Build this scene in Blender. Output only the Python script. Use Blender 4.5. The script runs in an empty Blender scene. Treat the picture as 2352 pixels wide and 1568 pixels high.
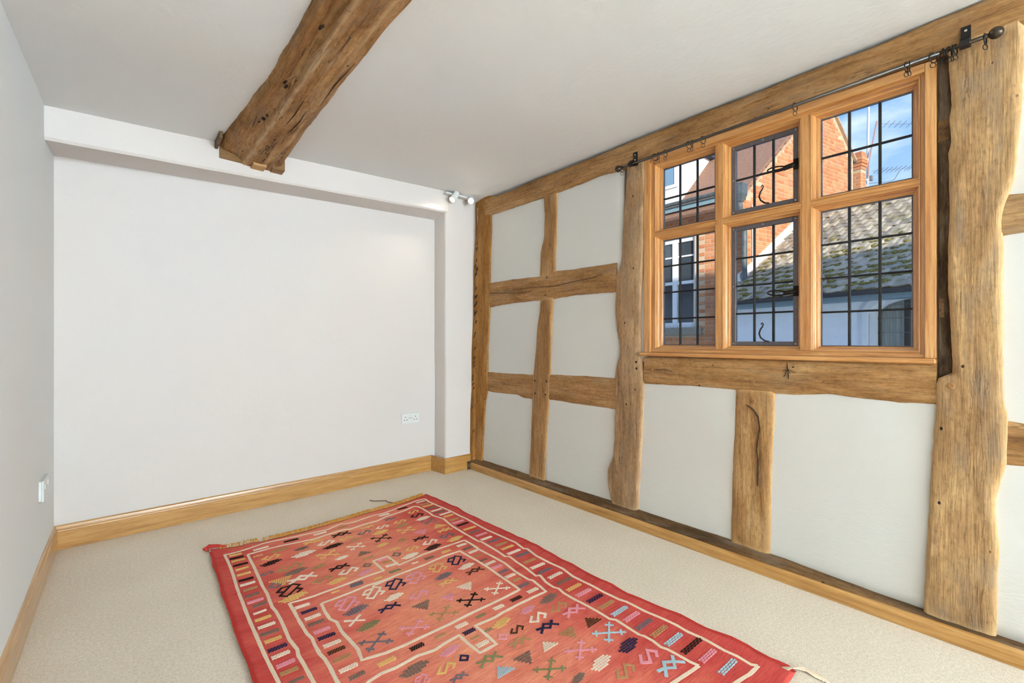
import bpy, bmesh, math, random
import numpy as np
from mathutils import Vector, Matrix, noise

random.seed(7)
scene = bpy.context.scene
COL = scene.collection
R = math.radians

# ------------------------------------------------------------------ camera
cam_data = bpy.data.cameras.new('camera')
cam_data.sensor_width = 36.0
cam_data.lens = 36.0 * 1045.0 / 2352.0
cam_data.shift_y = -1.0 / 2352.0
cam_data.clip_start = 0.03
cam = bpy.data.objects.new('camera', cam_data)
COL.objects.link(cam)
cam.location = (0, 0, 1.1)
cam.rotation_euler = (R(90), 0, -R(40.133))
scene.camera = cam

# ------------------------------------------------------------------ exposure
vs = scene.view_settings
vs.view_transform = 'Standard'
vs.look = 'None'
vs.gamma = 1.0
vs.use_curve_mapping = False
vs.exposure = 0.57

# ------------------------------------------------------------------ sky, sun, added fill lamps
world = bpy.data.worlds.new('sky')
scene.world = world
world.use_nodes = True
wn, wl = world.node_tree.nodes, world.node_tree.links
wn.clear()
w_out = wn.new('ShaderNodeOutputWorld')
w_bg = wn.new('ShaderNodeBackground')
w_bg.inputs['Strength'].default_value = 1.0
w_tc = wn.new('ShaderNodeTexCoord')
w_sep = wn.new('ShaderNodeSeparateXYZ')
w_ramp = wn.new('ShaderNodeValToRGB')
w_ramp.color_ramp.elements[0].position = 0.0
w_ramp.color_ramp.elements[0].color = (0.50, 0.68, 0.88, 1)
w_ramp.color_ramp.elements[1].position = 0.75
w_ramp.color_ramp.elements[1].color = (0.10, 0.25, 0.60, 1)
e = w_ramp.color_ramp.elements.new(0.38)
e.color = (0.19, 0.38, 0.72, 1)
w_map = wn.new('ShaderNodeMapping')
w_map.inputs['Scale'].default_value = (2.2, 2.2, 6.5)
w_map.inputs['Location'].default_value = (0.35, 0.2, 0.55)
w_noise = wn.new('ShaderNodeTexNoise')
w_noise.inputs['Scale'].default_value = 1.6
w_noise.inputs['Detail'].default_value = 6.0
w_noise.inputs['Roughness'].default_value = 0.55
w_cr = wn.new('ShaderNodeValToRGB')
w_cr.color_ramp.elements[0].position = 0.50
w_cr.color_ramp.elements[1].position = 0.88
w_mix = wn.new('ShaderNodeMixRGB')
w_mix.inputs['Color2'].default_value = (1.15, 1.20, 1.27, 1)
wl.new(w_tc.outputs['Generated'], w_sep.inputs[0])
wl.new(w_sep.outputs['Z'], w_ramp.inputs[0])
wl.new(w_tc.outputs['Generated'], w_map.inputs[0])
wl.new(w_map.outputs[0], w_noise.inputs[0])
wl.new(w_noise.outputs[0], w_cr.inputs[0])
wl.new(w_cr.outputs[0], w_mix.inputs['Fac'])
wl.new(w_ramp.outputs[0], w_mix.inputs['Color1'])
wl.new(w_mix.outputs[0], w_bg.inputs[0])
wl.new(w_bg.outputs[0], w_out.inputs[0])

SUN_TO = Vector((-0.62, -0.74, 0.23)).normalized()
sun_data = bpy.data.lights.new('sun', 'SUN')
sun_data.energy = 3.7
sun_data.angle = R(0.6)
sun_data.color = (1.0, 0.93, 0.80)
sun = bpy.data.objects.new('sun', sun_data)
COL.objects.link(sun)
sun.rotation_euler = (-SUN_TO).to_track_quat('-Z', 'Y').to_euler()
sun.location = (-20, -22, 16)


def area(name, loc, look, sx, sy, power, color):
    d = bpy.data.lights.new(name, 'AREA')
    d.shape = 'RECTANGLE'
    d.size, d.size_y = sx, sy
    d.energy = power
    d.color = color
    o = bpy.data.objects.new(name, d)
    COL.objects.link(o)
    o.location = loc
    o.rotation_euler = (Vector(look)).to_track_quat('-Z', 'Z').to_euler()
    return o


# added fill lamps behind the camera, set in made-up window openings
area('fill_lamp_side', (2.32, -4.60, 1.50), (-1, 0.0, 0.8), 1.5, 1.1, 290, (0.765, 0.935, 1.09))
area('fill_lamp_rear', (1.20, -6.58, 1.35), (0, 1, 1.7), 1.9, 1.5, 440, (0.765, 0.935, 1.09))

# ------------------------------------------------------------------ small helpers
def new_mesh(name, verts, faces, smooth=False):
    me = bpy.data.meshes.new(name)
    me.from_pydata([tuple(v) for v in verts], [], faces)
    me.validate()
    if smooth:
        me.polygons.foreach_set('use_smooth', [True] * len(me.polygons))
    me.update()
    return me


def obj(name, me, mat=None, parent=None, kind=None, label=None, cat=None, group=None, loc=None, rot=None):
    o = bpy.data.objects.new(name, me)
    COL.objects.link(o)
    if mat is not None and me is not None and not me.materials:
        me.materials.append(mat)
    if loc is not None:
        o.location = loc
    if rot is not None:
        o.rotation_euler = rot
    if parent is not None:
        o.parent = parent
    for k, v in (('kind', kind), ('label', label), ('category', cat), ('group', group)):
        if v:
            o[k] = v
    return o


class MB:
    """collects boxes, prisms, tubes into one mesh"""

    def __init__(self):
        self.v, self.f = [], []

    def add(self, verts, faces):
        b = len(self.v)
        self.v += [tuple(p) for p in verts]
        self.f += [tuple(i + b for i in f) for f in faces]
        return self

    def hexa(self, p):
        """8 corners: bottom ring 0-3, top ring 4-7"""
        return self.add(p, [(3, 2, 1, 0), (4, 5, 6, 7), (0, 1, 5, 4), (1, 2, 6, 5), (2, 3, 7, 6), (3, 0, 4, 7)])

    def box(self, x0, x1, y0, y1, z0, z1, fn=None):
        p = [(x0, y0, z0), (x1, y0, z0), (x1, y1, z0), (x0, y1, z0), (x0, y0, z1), (x1, y0, z1), (x1, y1, z1), (x0, y1, z1)]
        if fn:
            p = [fn(*q) for q in p]
        return self.hexa(p)

    def ring_loft(self, rings, closed=True, caps=True):
        n = len(rings[0])
        b = len(self.v)
        for r in rings:
            self.v += [tuple(p) for p in r]
        for i in range(len(rings) - 1):
            for j in range(n if closed else n - 1):
                k = (j + 1) % n
                self.f.append((b + i * n + j, b + i * n + k, b + (i + 1) * n + k, b + (i + 1) * n + j))
        if caps and closed:
            self.f.append(tuple(b + j for j in reversed(range(n))))
            self.f.append(tuple(b + (len(rings) - 1) * n + j for j in range(n)))
        return self

    def tube(self, pts, r, seg=8, caps=True):
        pts = [Vector(p) for p in pts]
        rings = []
        rad = r if isinstance(r, (list, tuple)) else [r] * len(pts)
        d0 = (pts[1] - pts[0]).normalized()
        ref = Vector((0, 0, 1)) if abs(d0.z) < 0.9 else Vector((1, 0, 0))
        u = d0.cross(ref).normalized()
        for i, p in enumerate(pts):
            d = (pts[min(i + 1, len(pts) - 1)] - pts[max(i - 1, 0)]).normalized()
            u = (u - d * u.dot(d)).normalized()
            w = d.cross(u)
            rings.append([p + (u * math.cos(a) + w * math.sin(a)) * rad[i] for a in [2 * math.pi * k / seg for k in range(seg)]])
        return self.ring_loft(rings, True, caps)

    def lathe(self, c, axis, prof, seg=16):
        """prof: list of (distance along axis, radius)"""
        axis = Vector(axis).normalized()
        ref = Vector((0, 0, 1)) if abs(axis.z) < 0.9 else Vector((1, 0, 0))
        u = axis.cross(ref).normalized()
        w = axis.cross(u)
        c = Vector(c)
        rings = [[c + axis * t + (u * math.cos(a) + w * math.sin(a)) * max(r, 1e-5) for a in [2 * math.pi * k / seg for k in range(seg)]] for t, r in prof]
        return self.ring_loft(rings, True, True)

    def torus(self, c, axis, Rr, r, seg=18, sub=6):
        axis = Vector(axis).normalized()
        ref = Vector((0, 0, 1)) if abs(axis.z) < 0.9 else Vector((1, 0, 0))
        u = axis.cross(ref).normalized()
        w = axis.cross(u)
        c = Vector(c)
        b = len(self.v)
        for i in range(seg):
            a = 2 * math.pi * i / seg
            d = u * math.cos(a) + w * math.sin(a)
            for j in range(sub):
                t = 2 * math.pi * j / sub
                self.v.append(tuple(c + d * (Rr + r * math.cos(t)) + axis * r * math.sin(t)))
        for i in range(seg):
            for j in range(sub):
                i2, j2 = (i + 1) % seg, (j + 1) % sub
                self.f.append((b + i * sub + j, b + i2 * sub + j, b + i2 * sub + j2, b + i * sub + j2))
        return self

    def build(self, name, mat=None, parent=None, smooth=False, **kw):
        return obj(name, new_mesh(name, self.v, self.f, smooth), mat, parent, **kw)


def bevel(o, w=0.003, seg=2):
    m = o.modifiers.new('bevel', 'BEVEL')
    m.width = w
    m.segments = seg
    m.limit_method = 'ANGLE'
    m.angle_limit = R(40)
    return o


def ip(x, xs, ys):
    return float(np.interp(x, xs, ys))


# ------------------------------------------------------------------ materials
def rgb(h):
    """sRGB 0-255 triple to linear"""
    return tuple((c / 255 / 12.92) if c / 255 <= 0.04045 else ((c / 255 + 0.055) / 1.055) ** 2.4 for c in h) + (1,)


def node_mat(name, rough=0.7, metal=0.0, spec=None):
    m = bpy.data.materials.new(name)
    m.use_nodes = True
    nt = m.node_tree
    b = nt.nodes['Principled BSDF']
    b.inputs['Roughness'].default_value = rough
    b.inputs['Metallic'].default_value = metal
    if spec is not None:
        b.inputs['Specular IOR Level'].default_value = spec
    return m, nt, b


def nd(nt, t, **kw):
    n = nt.nodes.new(t)
    for k, v in kw.items():
        if k in n.inputs:
            n.inputs[k].default_value = v
        else:
            setattr(n, k, v)
    return n


def ramp(nt, fac, stops):
    r = nt.nodes.new('ShaderNodeValToRGB')
    els = r.color_ramp.elements
    while len(els) < len(stops):
        els.new(0.5)
    for el, (p, c) in zip(els, stops):
        el.position = p
        el.color = c if len(c) == 4 else tuple(c) + (1,)
    nt.links.new(fac, r.inputs[0])
    return r.outputs[0]


def mixc(nt, fac, a, b, mode='MIX'):
    m = nt.nodes.new('ShaderNodeMixRGB')
    m.blend_type = mode
    for s, v in (('Fac', fac), ('Color1', a), ('Color2', b)):
        if hasattr(v, 'is_output'):
            nt.links.new(v, m.inputs[s])
        else:
            m.inputs[s].default_value = v
    return m.outputs[0]


def math_n(nt, op, a, b=0.0):
    m = nt.nodes.new('ShaderNodeMath')
    m.operation = op
    for i, v in enumerate((a, b)):
        if hasattr(v, 'is_output'):
            nt.links.new(v, m.inputs[i])
        else:
            m.inputs[i].default_value = v
    return m.outputs[0]


def obj_coords(nt, scale=(1, 1, 1), rnd=True):
    """object coordinates, shifted by a random amount for each object, then scaled"""
    tc = nt.nodes.new('ShaderNodeTexCoord')
    src = tc.outputs['Object']
    if rnd:
        oi = nt.nodes.new('ShaderNodeObjectInfo')
        mu = math_n(nt, 'MULTIPLY', oi.outputs['Random'], 37.0)
        va = nt.nodes.new('ShaderNodeVectorMath')
        va.operation = 'ADD'
        nt.links.new(src, va.inputs[0])
        nt.links.new(mu, va.inputs[1])
        src = va.outputs[0]
    mp = nt.nodes.new('ShaderNodeMapping')
    mp.inputs['Scale'].default_value = scale
    nt.links.new(src, mp.inputs[0])
    return mp.outputs[0]


def noise_n(nt, vec, scale, detail=4, rough=0.55, dist=0.0):
    n = nt.nodes.new('ShaderNodeTexNoise')
    n.inputs['Scale'].default_value = scale
    n.inputs['Detail'].default_value = detail
    n.inputs['Roughness'].default_value = rough
    n.inputs['Distortion'].default_value = dist
    nt.links.new(vec, n.inputs['Vector'])
    return n.outputs['Fac']


def bump(nt, b, h, strength=0.3, dist=0.01):
    n = nt.nodes.new('ShaderNodeBump')
    n.inputs['Strength'].default_value = strength
    n.inputs['Distance'].default_value = dist
    nt.links.new(h, n.inputs['Height'])
    nt.links.new(n.outputs[0], b.inputs['Normal'])


def old_oak(name, dark, mid, light, grey=0.25, crack=0.5, bumpy=0.5):
    """weathered oak, grain along the object's x axis"""
    m, nt, b = node_mat(name, 0.82, spec=0.25)
    base = obj_coords(nt)

    def sc(s):
        mp = nt.nodes.new('ShaderNodeMapping')
        mp.inputs['Scale'].default_value = s
        nt.links.new(base, mp.inputs[0])
        return mp.outputs[0]
    patch = noise_n(nt, sc((2.2, 9, 9)), 1.0, 5, 0.6, 0.6)
    grain = noise_n(nt, sc((5, 95, 95)), 1.0, 5, 0.65, 0.4)
    fine = noise_n(nt, sc((22, 260, 260)), 1.0, 3, 0.6)
    c = ramp(nt, patch, [(0.28, rgb(dark)), (0.5, rgb(mid)), (0.72, rgb(light))])
    g = ramp(nt, grain, [(0.30, (0.58, 0.54, 0.50)), (0.46, (0.90, 0.89, 0.88)), (0.66, (1.16, 1.15, 1.12))])
    c = mixc(nt, 0.85, c, g, 'MULTIPLY')
    f = ramp(nt, fine, [(0.35, (0.72, 0.70, 0.68)), (0.62, (1.12, 1.12, 1.12))])
    c = mixc(nt, 0.7, c, f, 'MULTIPLY')
    mot = noise_n(nt, sc((45, 75, 75)), 1.0, 4, 0.7)
    c = mixc(nt, 0.7, c, ramp(nt, mot, [(0.33, (0.66, 0.62, 0.58)), (0.48, (1, 1, 1)), (0.68, (1.16, 1.15, 1.12))]), 'MULTIPLY')
    gp = noise_n(nt, sc((3.5, 14, 14)), 1.3, 4, 0.6, 0.3)
    gf = math_n(nt, 'MULTIPLY', ramp(nt, gp, [(0.5, (0, 0, 0)), (0.68, (1, 1, 1))]), grey)
    c = mixc(nt, gf, c, rgb((142, 126, 108)))
    # drying shakes along the grain
    ck = noise_n(nt, sc((2.4, 34, 34)), 1.0, 3, 0.5, 1.2)
    ck1 = math_n(nt, 'ABSOLUTE', math_n(nt, 'SUBTRACT', ck, 0.5))
    ckm = ramp(nt, ck1, [(0.0, (1, 1, 1)), (0.008, (0.75, 0.75, 0.75)), (0.018, (0, 0, 0))])
    gate = ramp(nt, noise_n(nt, sc((2.0, 8, 8)), 1.7, 2, 0.5), [(0.56, (0, 0, 0)), (0.64, (1, 1, 1))])
    ckm = math_n(nt, 'MULTIPLY', math_n(nt, 'MULTIPLY', ckm, gate), crack)
    c = mixc(nt, ckm, c, rgb((46, 28, 14)))
    # paler worn arrises, darker hollows
    gm = nt.nodes.new('ShaderNodeNewGeometry')
    c = mixc(nt, math_n(nt, 'MULTIPLY', ramp(nt, gm.outputs['Pointiness'], [(0.515, (0, 0, 0)), (0.56, (1, 1, 1))]), 0.45), c, rgb(tuple(min(255, int(x * 1.12)) for x in light)))
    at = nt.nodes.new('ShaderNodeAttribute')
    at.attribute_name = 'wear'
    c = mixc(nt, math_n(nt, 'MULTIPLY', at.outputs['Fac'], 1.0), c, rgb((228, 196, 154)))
    # worm and nail holes
    vo = nt.nodes.new('ShaderNodeTexVoronoi')
    vo.inputs['Scale'].default_value = 1.0
    nt.links.new(sc((11, 16, 16)), vo.inputs['Vector'])
    hole = ramp(nt, vo.outputs['Distance'], [(0.0, (1, 1, 1)), (0.05, (1, 1, 1)), (0.085, (0, 0, 0))])
    hg = ramp(nt, vo.outputs['Color'], [(0.62, (0, 0, 0)), (0.66, (1, 1, 1))])
    hm = math_n(nt, 'MULTIPLY', hole, hg)
    c = mixc(nt, hm, c, rgb((40, 24, 14)))
    nt.links.new(c, b.inputs['Base Color'])
    h = math_n(nt, 'SUBTRACT', math_n(nt, 'ADD', grain, math_n(nt, 'MULTIPLY', fine, 0.5)), math_n(nt, 'MULTIPLY', math_n(nt, 'ADD', ckm, hm), 1.2))
    bump(nt, b, h, bumpy, 0.006)
    return m


def clean_oak(name, dark, mid, light, rough=0.38, along='x'):
    m, nt, b = node_mat(name, rough, spec=0.5)
    base = obj_coords(nt, (3, 55, 55) if along == 'x' else (55, 3, 55))
    g = noise_n(nt, base, 1.0, 5, 0.6, 0.5)
    c = ramp(nt, g, [(0.32, rgb(dark)), (0.5, rgb(mid)), (0.68, rgb(light))])
    fl = noise_n(nt, obj_coords(nt, (30, 300, 300) if along == 'x' else (300, 30, 300)), 1.0, 2, 0.5)
    c = mixc(nt, 0.5, c, ramp(nt, fl, [(0.3, (0.82, 0.8, 0.77)), (0.6, (1.06, 1.06, 1.06))]), 'MULTIPLY')
    nt.links.new(c, b.inputs['Base Color'])
    b.inputs['Coat Weight'].default_value = 1.0
    b.inputs['Coat Roughness'].default_value = 0.2
    bump(nt, b, fl, 0.08, 0.002)
    return m


def plain(name, col, rough=0.6, metal=0.0, var=0.0, scale=40, bmp=0.0, spec=None):
    m, nt, b = node_mat(name, rough, metal, spec)
    v = obj_coords(nt)
    n = noise_n(nt, v, scale, 4, 0.6)
    c0 = rgb(col)
    lo = tuple(x * (1 - var) for x in c0[:3]) + (1,)
    hi = tuple(min(1, x * (1 + var)) for x in c0[:3]) + (1,)
    nt.links.new(ramp(nt, n, [(0.3, lo), (0.7, hi)]), b.inputs['Base Color'])
    if bmp:
        bump(nt, b, n, bmp, 0.004)
    return m


def plaster(name, col):
    m, nt, b = node_mat(name, 0.9, spec=0.2)
    v = obj_coords(nt, rnd=False)
    big = noise_n(nt, v, 1.3, 3, 0.5)
    c0 = rgb(col)
    c = ramp(nt, big, [(0.3, (c0[0] * 1.01, c0[1] * 0.99, c0[2] * 0.965)), (0.7, (c0[0] * 0.985, c0[1] * 0.995, c0[2] * 1.01))])
    nt.links.new(c, b.inputs['Base Color'])
    n1 = noise_n(nt, v, 9, 5, 0.6)
    n2 = noise_n(nt, obj_coords(nt, (40, 40, 160), False), 1.0, 3, 0.5)
    bump(nt, b, math_n(nt, 'ADD', n1, math_n(nt, 'MULTIPLY', n2, 0.25)), 0.25, 0.012)
    return m


M_PLASTER = plaster('white_wall_paint', (232, 232, 229))
M_ENDWALL_DIMMED = plaster('dimmed_end_wall_white', (222, 214, 207))  # warm white darkened to offset strong light on end wall, boxing and pier
M_PANEL_DIMMED = plaster('dimmed_panel_white', (219, 216, 208))  # off-white darkened so the strongly lit panels come out less bright
M_CEIL = plaster('white_ceiling_paint', (232, 232, 230))
M_OAK_WARM = old_oak('old_oak_warm', (138, 98, 56), (172, 128, 80), (196, 154, 106), 0.30, 0.45)
M_OAK_POST = old_oak('old_oak_post', (142, 108, 74), (172, 136, 98), (200, 166, 126), 0.45, 0.45)
M_OAK_PALE = old_oak('old_oak_pale', (146, 110, 72), (178, 140, 96), (206, 170, 120), 0.5, 0.35)
M_OAK_CORNER = old_oak('old_oak_corner', (128, 84, 34), (166, 114, 54), (190, 142, 82), 0.15, 0.5)
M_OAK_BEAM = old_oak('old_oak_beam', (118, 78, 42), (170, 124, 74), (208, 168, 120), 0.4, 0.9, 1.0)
M_OAK_SOLE = old_oak('old_oak_sole', (70, 50, 30), (112, 82, 50), (150, 116, 76), 0.5, 0.7)
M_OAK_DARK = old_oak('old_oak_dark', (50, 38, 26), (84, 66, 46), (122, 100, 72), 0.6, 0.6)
M_OAK_RAIL = old_oak('old_oak_rail', (138, 96, 54), (176, 132, 82), (206, 166, 114), 0.2, 0.5)
M_FRAME = clean_oak('window_oak', (172, 108, 48), (204, 142, 76), (222, 166, 100))
M_SKIRT = clean_oak('skirting_oak', (164, 112, 48), (190, 138, 70), (206, 156, 88), 0.42)
M_SKIRT_Y = clean_oak('skirting_oak_side', (164, 112, 48), (190, 138, 70), (206, 156, 88), 0.42, 'y')
M_SLOT = old_oak('old_oak_slot', (60, 36, 20), (96, 60, 34), (120, 80, 48), 0.2, 0.4)
M_IRON = plain('casement_iron', (104, 98, 100), 0.45, 0.3, 0.12, 60)
M_BLACK = plain('black_iron', (34, 30, 28), 0.42, 0.4, 0.25, 80, 0.1)
M_STEEL = plain('pole_steel', (96, 92, 88), 0.3, 0.85, 0.1, 90)
M_BRONZE = plain('bronze_iron', (74, 64, 54), 0.35, 0.8, 0.2, 70)
M_LEAD = plain('lead_came', (22, 21, 21), 0.6, 0.1, 0.2, 60)
M_SCREW = plain('screw_steel', (200, 196, 190), 0.3, 0.8)
M_WHITE = plain('white_plastic', (226, 226, 221), 0.4)
M_WHITEPAINT = plain('white_gloss_paint', (240, 240, 238), 0.45, 0, 0.03, 20)
M_HOLE = plain('dark_hole', (24, 22, 20), 0.9)
M_CRACK = plain('crack_dark', (52, 32, 16), 0.95, 0, 0.3, 60)
M_PEG = old_oak('peg_oak', (104, 66, 34), (140, 94, 52), (166, 122, 78), 0.2, 0.2)


def glass_mat():
    m = bpy.data.materials.new('window_glass')
    m.use_nodes = True
    nt = m.node_tree
    nt.nodes.clear()
    out = nt.nodes.new('ShaderNodeOutputMaterial')
    tr = nt.nodes.new('ShaderNodeBsdfTransparent')
    tr.inputs[0].default_value = (0.985, 0.99, 0.985, 1)
    gl = nt.nodes.new('ShaderNodeBsdfGlossy')
    gl.inputs['Roughness'].default_value = 0.02
    fr = nt.nodes.new('ShaderNodeFresnel')
    fr.inputs['IOR'].default_value = 1.3
    mx = nt.nodes.new('ShaderNodeMixShader')
    nt.links.new(fr.outputs[0], mx.inputs[0])
    nt.links.new(tr.outputs[0], mx.inputs[1])
    nt.links.new(gl.outputs[0], mx.inputs[2])
    nt.links.new(mx.outputs[0], out.inputs[0])
    return m


M_GLASS = glass_mat()


def carpet_mat():
    m, nt, b = node_mat('wool_carpet', 0.95, spec=0.1)
    v = obj_coords(nt, rnd=False)
    n1 = noise_n(nt, v, 330, 3, 0.7)
    n2 = noise_n(nt, v, 90, 3, 0.6)
    big = noise_n(nt, v, 3.0, 3, 0.5)
    c = ramp(nt, n1, [(0.30, rgb((164, 148, 128))), (0.43, rgb((238, 220, 197))), (0.62, rgb((255, 245, 226)))])
    c = mixc(nt, 0.6, c, ramp(nt, n2, [(0.3, (0.80, 0.78, 0.75)), (0.7, (1.08, 1.08, 1.08))]), 'MULTIPLY')
    c = mixc(nt, 0.5, c, ramp(nt, big, [(0.3, (0.94, 0.93, 0.91)), (0.7, (1.04, 1.04, 1.04))]), 'MULTIPLY')
    nt.links.new(c, b.inputs['Base Color'])
    bump(nt, b, math_n(nt, 'ADD', n1, n2), 0.5, 0.005)
    return m


def rug_mat():
    m, nt, b = node_mat('rug_red_wool', 0.95, spec=0.08)
    tc = nt.nodes.new('ShaderNodeTexCoord')

    def sc(s, loc=(0, 0, 0)):
        mp = nt.nodes.new('ShaderNodeMapping')
        mp.inputs['Scale'].default_value = s
        mp.inputs['Location'].default_value = loc
        nt.links.new(tc.outputs['Object'], mp.inputs[0])
        return mp.outputs[0]
    # the middle of the rug is faded: distance from its centre line
    sep = nt.nodes.new('ShaderNodeSeparateXYZ')
    nt.links.new(tc.outputs['Object'], sep.inputs[0])
    dx = math_n(nt, 'ABSOLUTE', math_n(nt, 'SUBTRACT', sep.outputs['X'], 0.95))
    fade = math_n(nt, 'ADD', math_n(nt, 'MULTIPLY', dx, 1.1), math_n(nt, 'MULTIPLY', noise_n(nt, sc((2.5, 5, 1)), 1.0, 3, 0.6), 0.7))
    c = ramp(nt, fade, [(0.42, rgb((240, 146, 120))), (0.72, rgb((232, 122, 104))), (1.02, rgb((212, 84, 78)))])
    weft = noise_n(nt, sc((18, 190, 1)), 1.0, 4, 0.7)
    c = mixc(nt, 0.75, c, ramp(nt, weft, [(0.3, (0.72, 0.52, 0.46)), (0.5, (1, 1, 1)), (0.7, (1.16, 1.42, 1.3))]), 'MULTIPLY')
    band = noise_n(nt, sc((1.6, 16, 1), (3, 1, 0)), 1.0, 3, 0.55)
    c = mixc(nt, 0.6, c, ramp(nt, band, [(0.3, (0.84, 0.58, 0.54)), (0.5, (1, 1, 1)), (0.72, (1.1, 1.32, 1.06))]), 'MULTIPLY')
    sp = noise_n(nt, sc((420, 420, 1)), 1.0, 2, 0.6)
    c = mixc(nt, 0.55, c, ramp(nt, sp, [(0.32, (0.66, 0.58, 0.55)), (0.5, (1, 1, 1)), (0.68, (1.12, 1.22, 1.2))]), 'MULTIPLY')
    nt.links.new(c, b.inputs['Base Color'])
    bump(nt, b, math_n(nt, 'ADD', weft, sp), 0.5, 0.003)
    return m


def yarn(name, col):
    m, nt, b = node_mat(name, 0.95, spec=0.08)
    v = obj_coords(nt, rnd=False)
    n = noise_n(nt, v, 420, 2, 0.6)
    c0 = rgb(col)[:3]
    nt.links.new(ramp(nt, n, [(0.3, tuple(x * 0.72 for x in c0)), (0.65, tuple(min(1, x * 1.1) for x in c0))]), b.inputs['Base Color'])
    bump(nt, b, n, 0.4, 0.002)
    return m


M_CARPET = carpet_mat()
M_RUG = rug_mat()
YARN = {k: yarn('yarn_' + n, c) for k, n, c in (
    ('W', 'cream', (248, 226, 202)), ('K', 'black', (50, 36, 32)), ('N', 'navy', (52, 46, 74)), ('G', 'grey_brown', (136, 112, 98)),
    ('Y', 'straw', (236, 190, 116)), ('P', 'pink', (238, 158, 168)), ('O', 'olive_tan', (190, 146, 100)), ('B', 'pale_blue', (178, 208, 216)),
    ('S', 'slate', (126, 112, 116)), ('V', 'sage_green', (142, 136, 92)), ('M', 'dark_brown', (92, 60, 40)))}
M_STRIPE = yarn('yarn_stripe', (250, 222, 194))
M_FRINGE = yarn('yarn_fringe', (214, 150, 60))
M_REDEDGE = yarn('yarn_red', (204, 66, 58))

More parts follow.
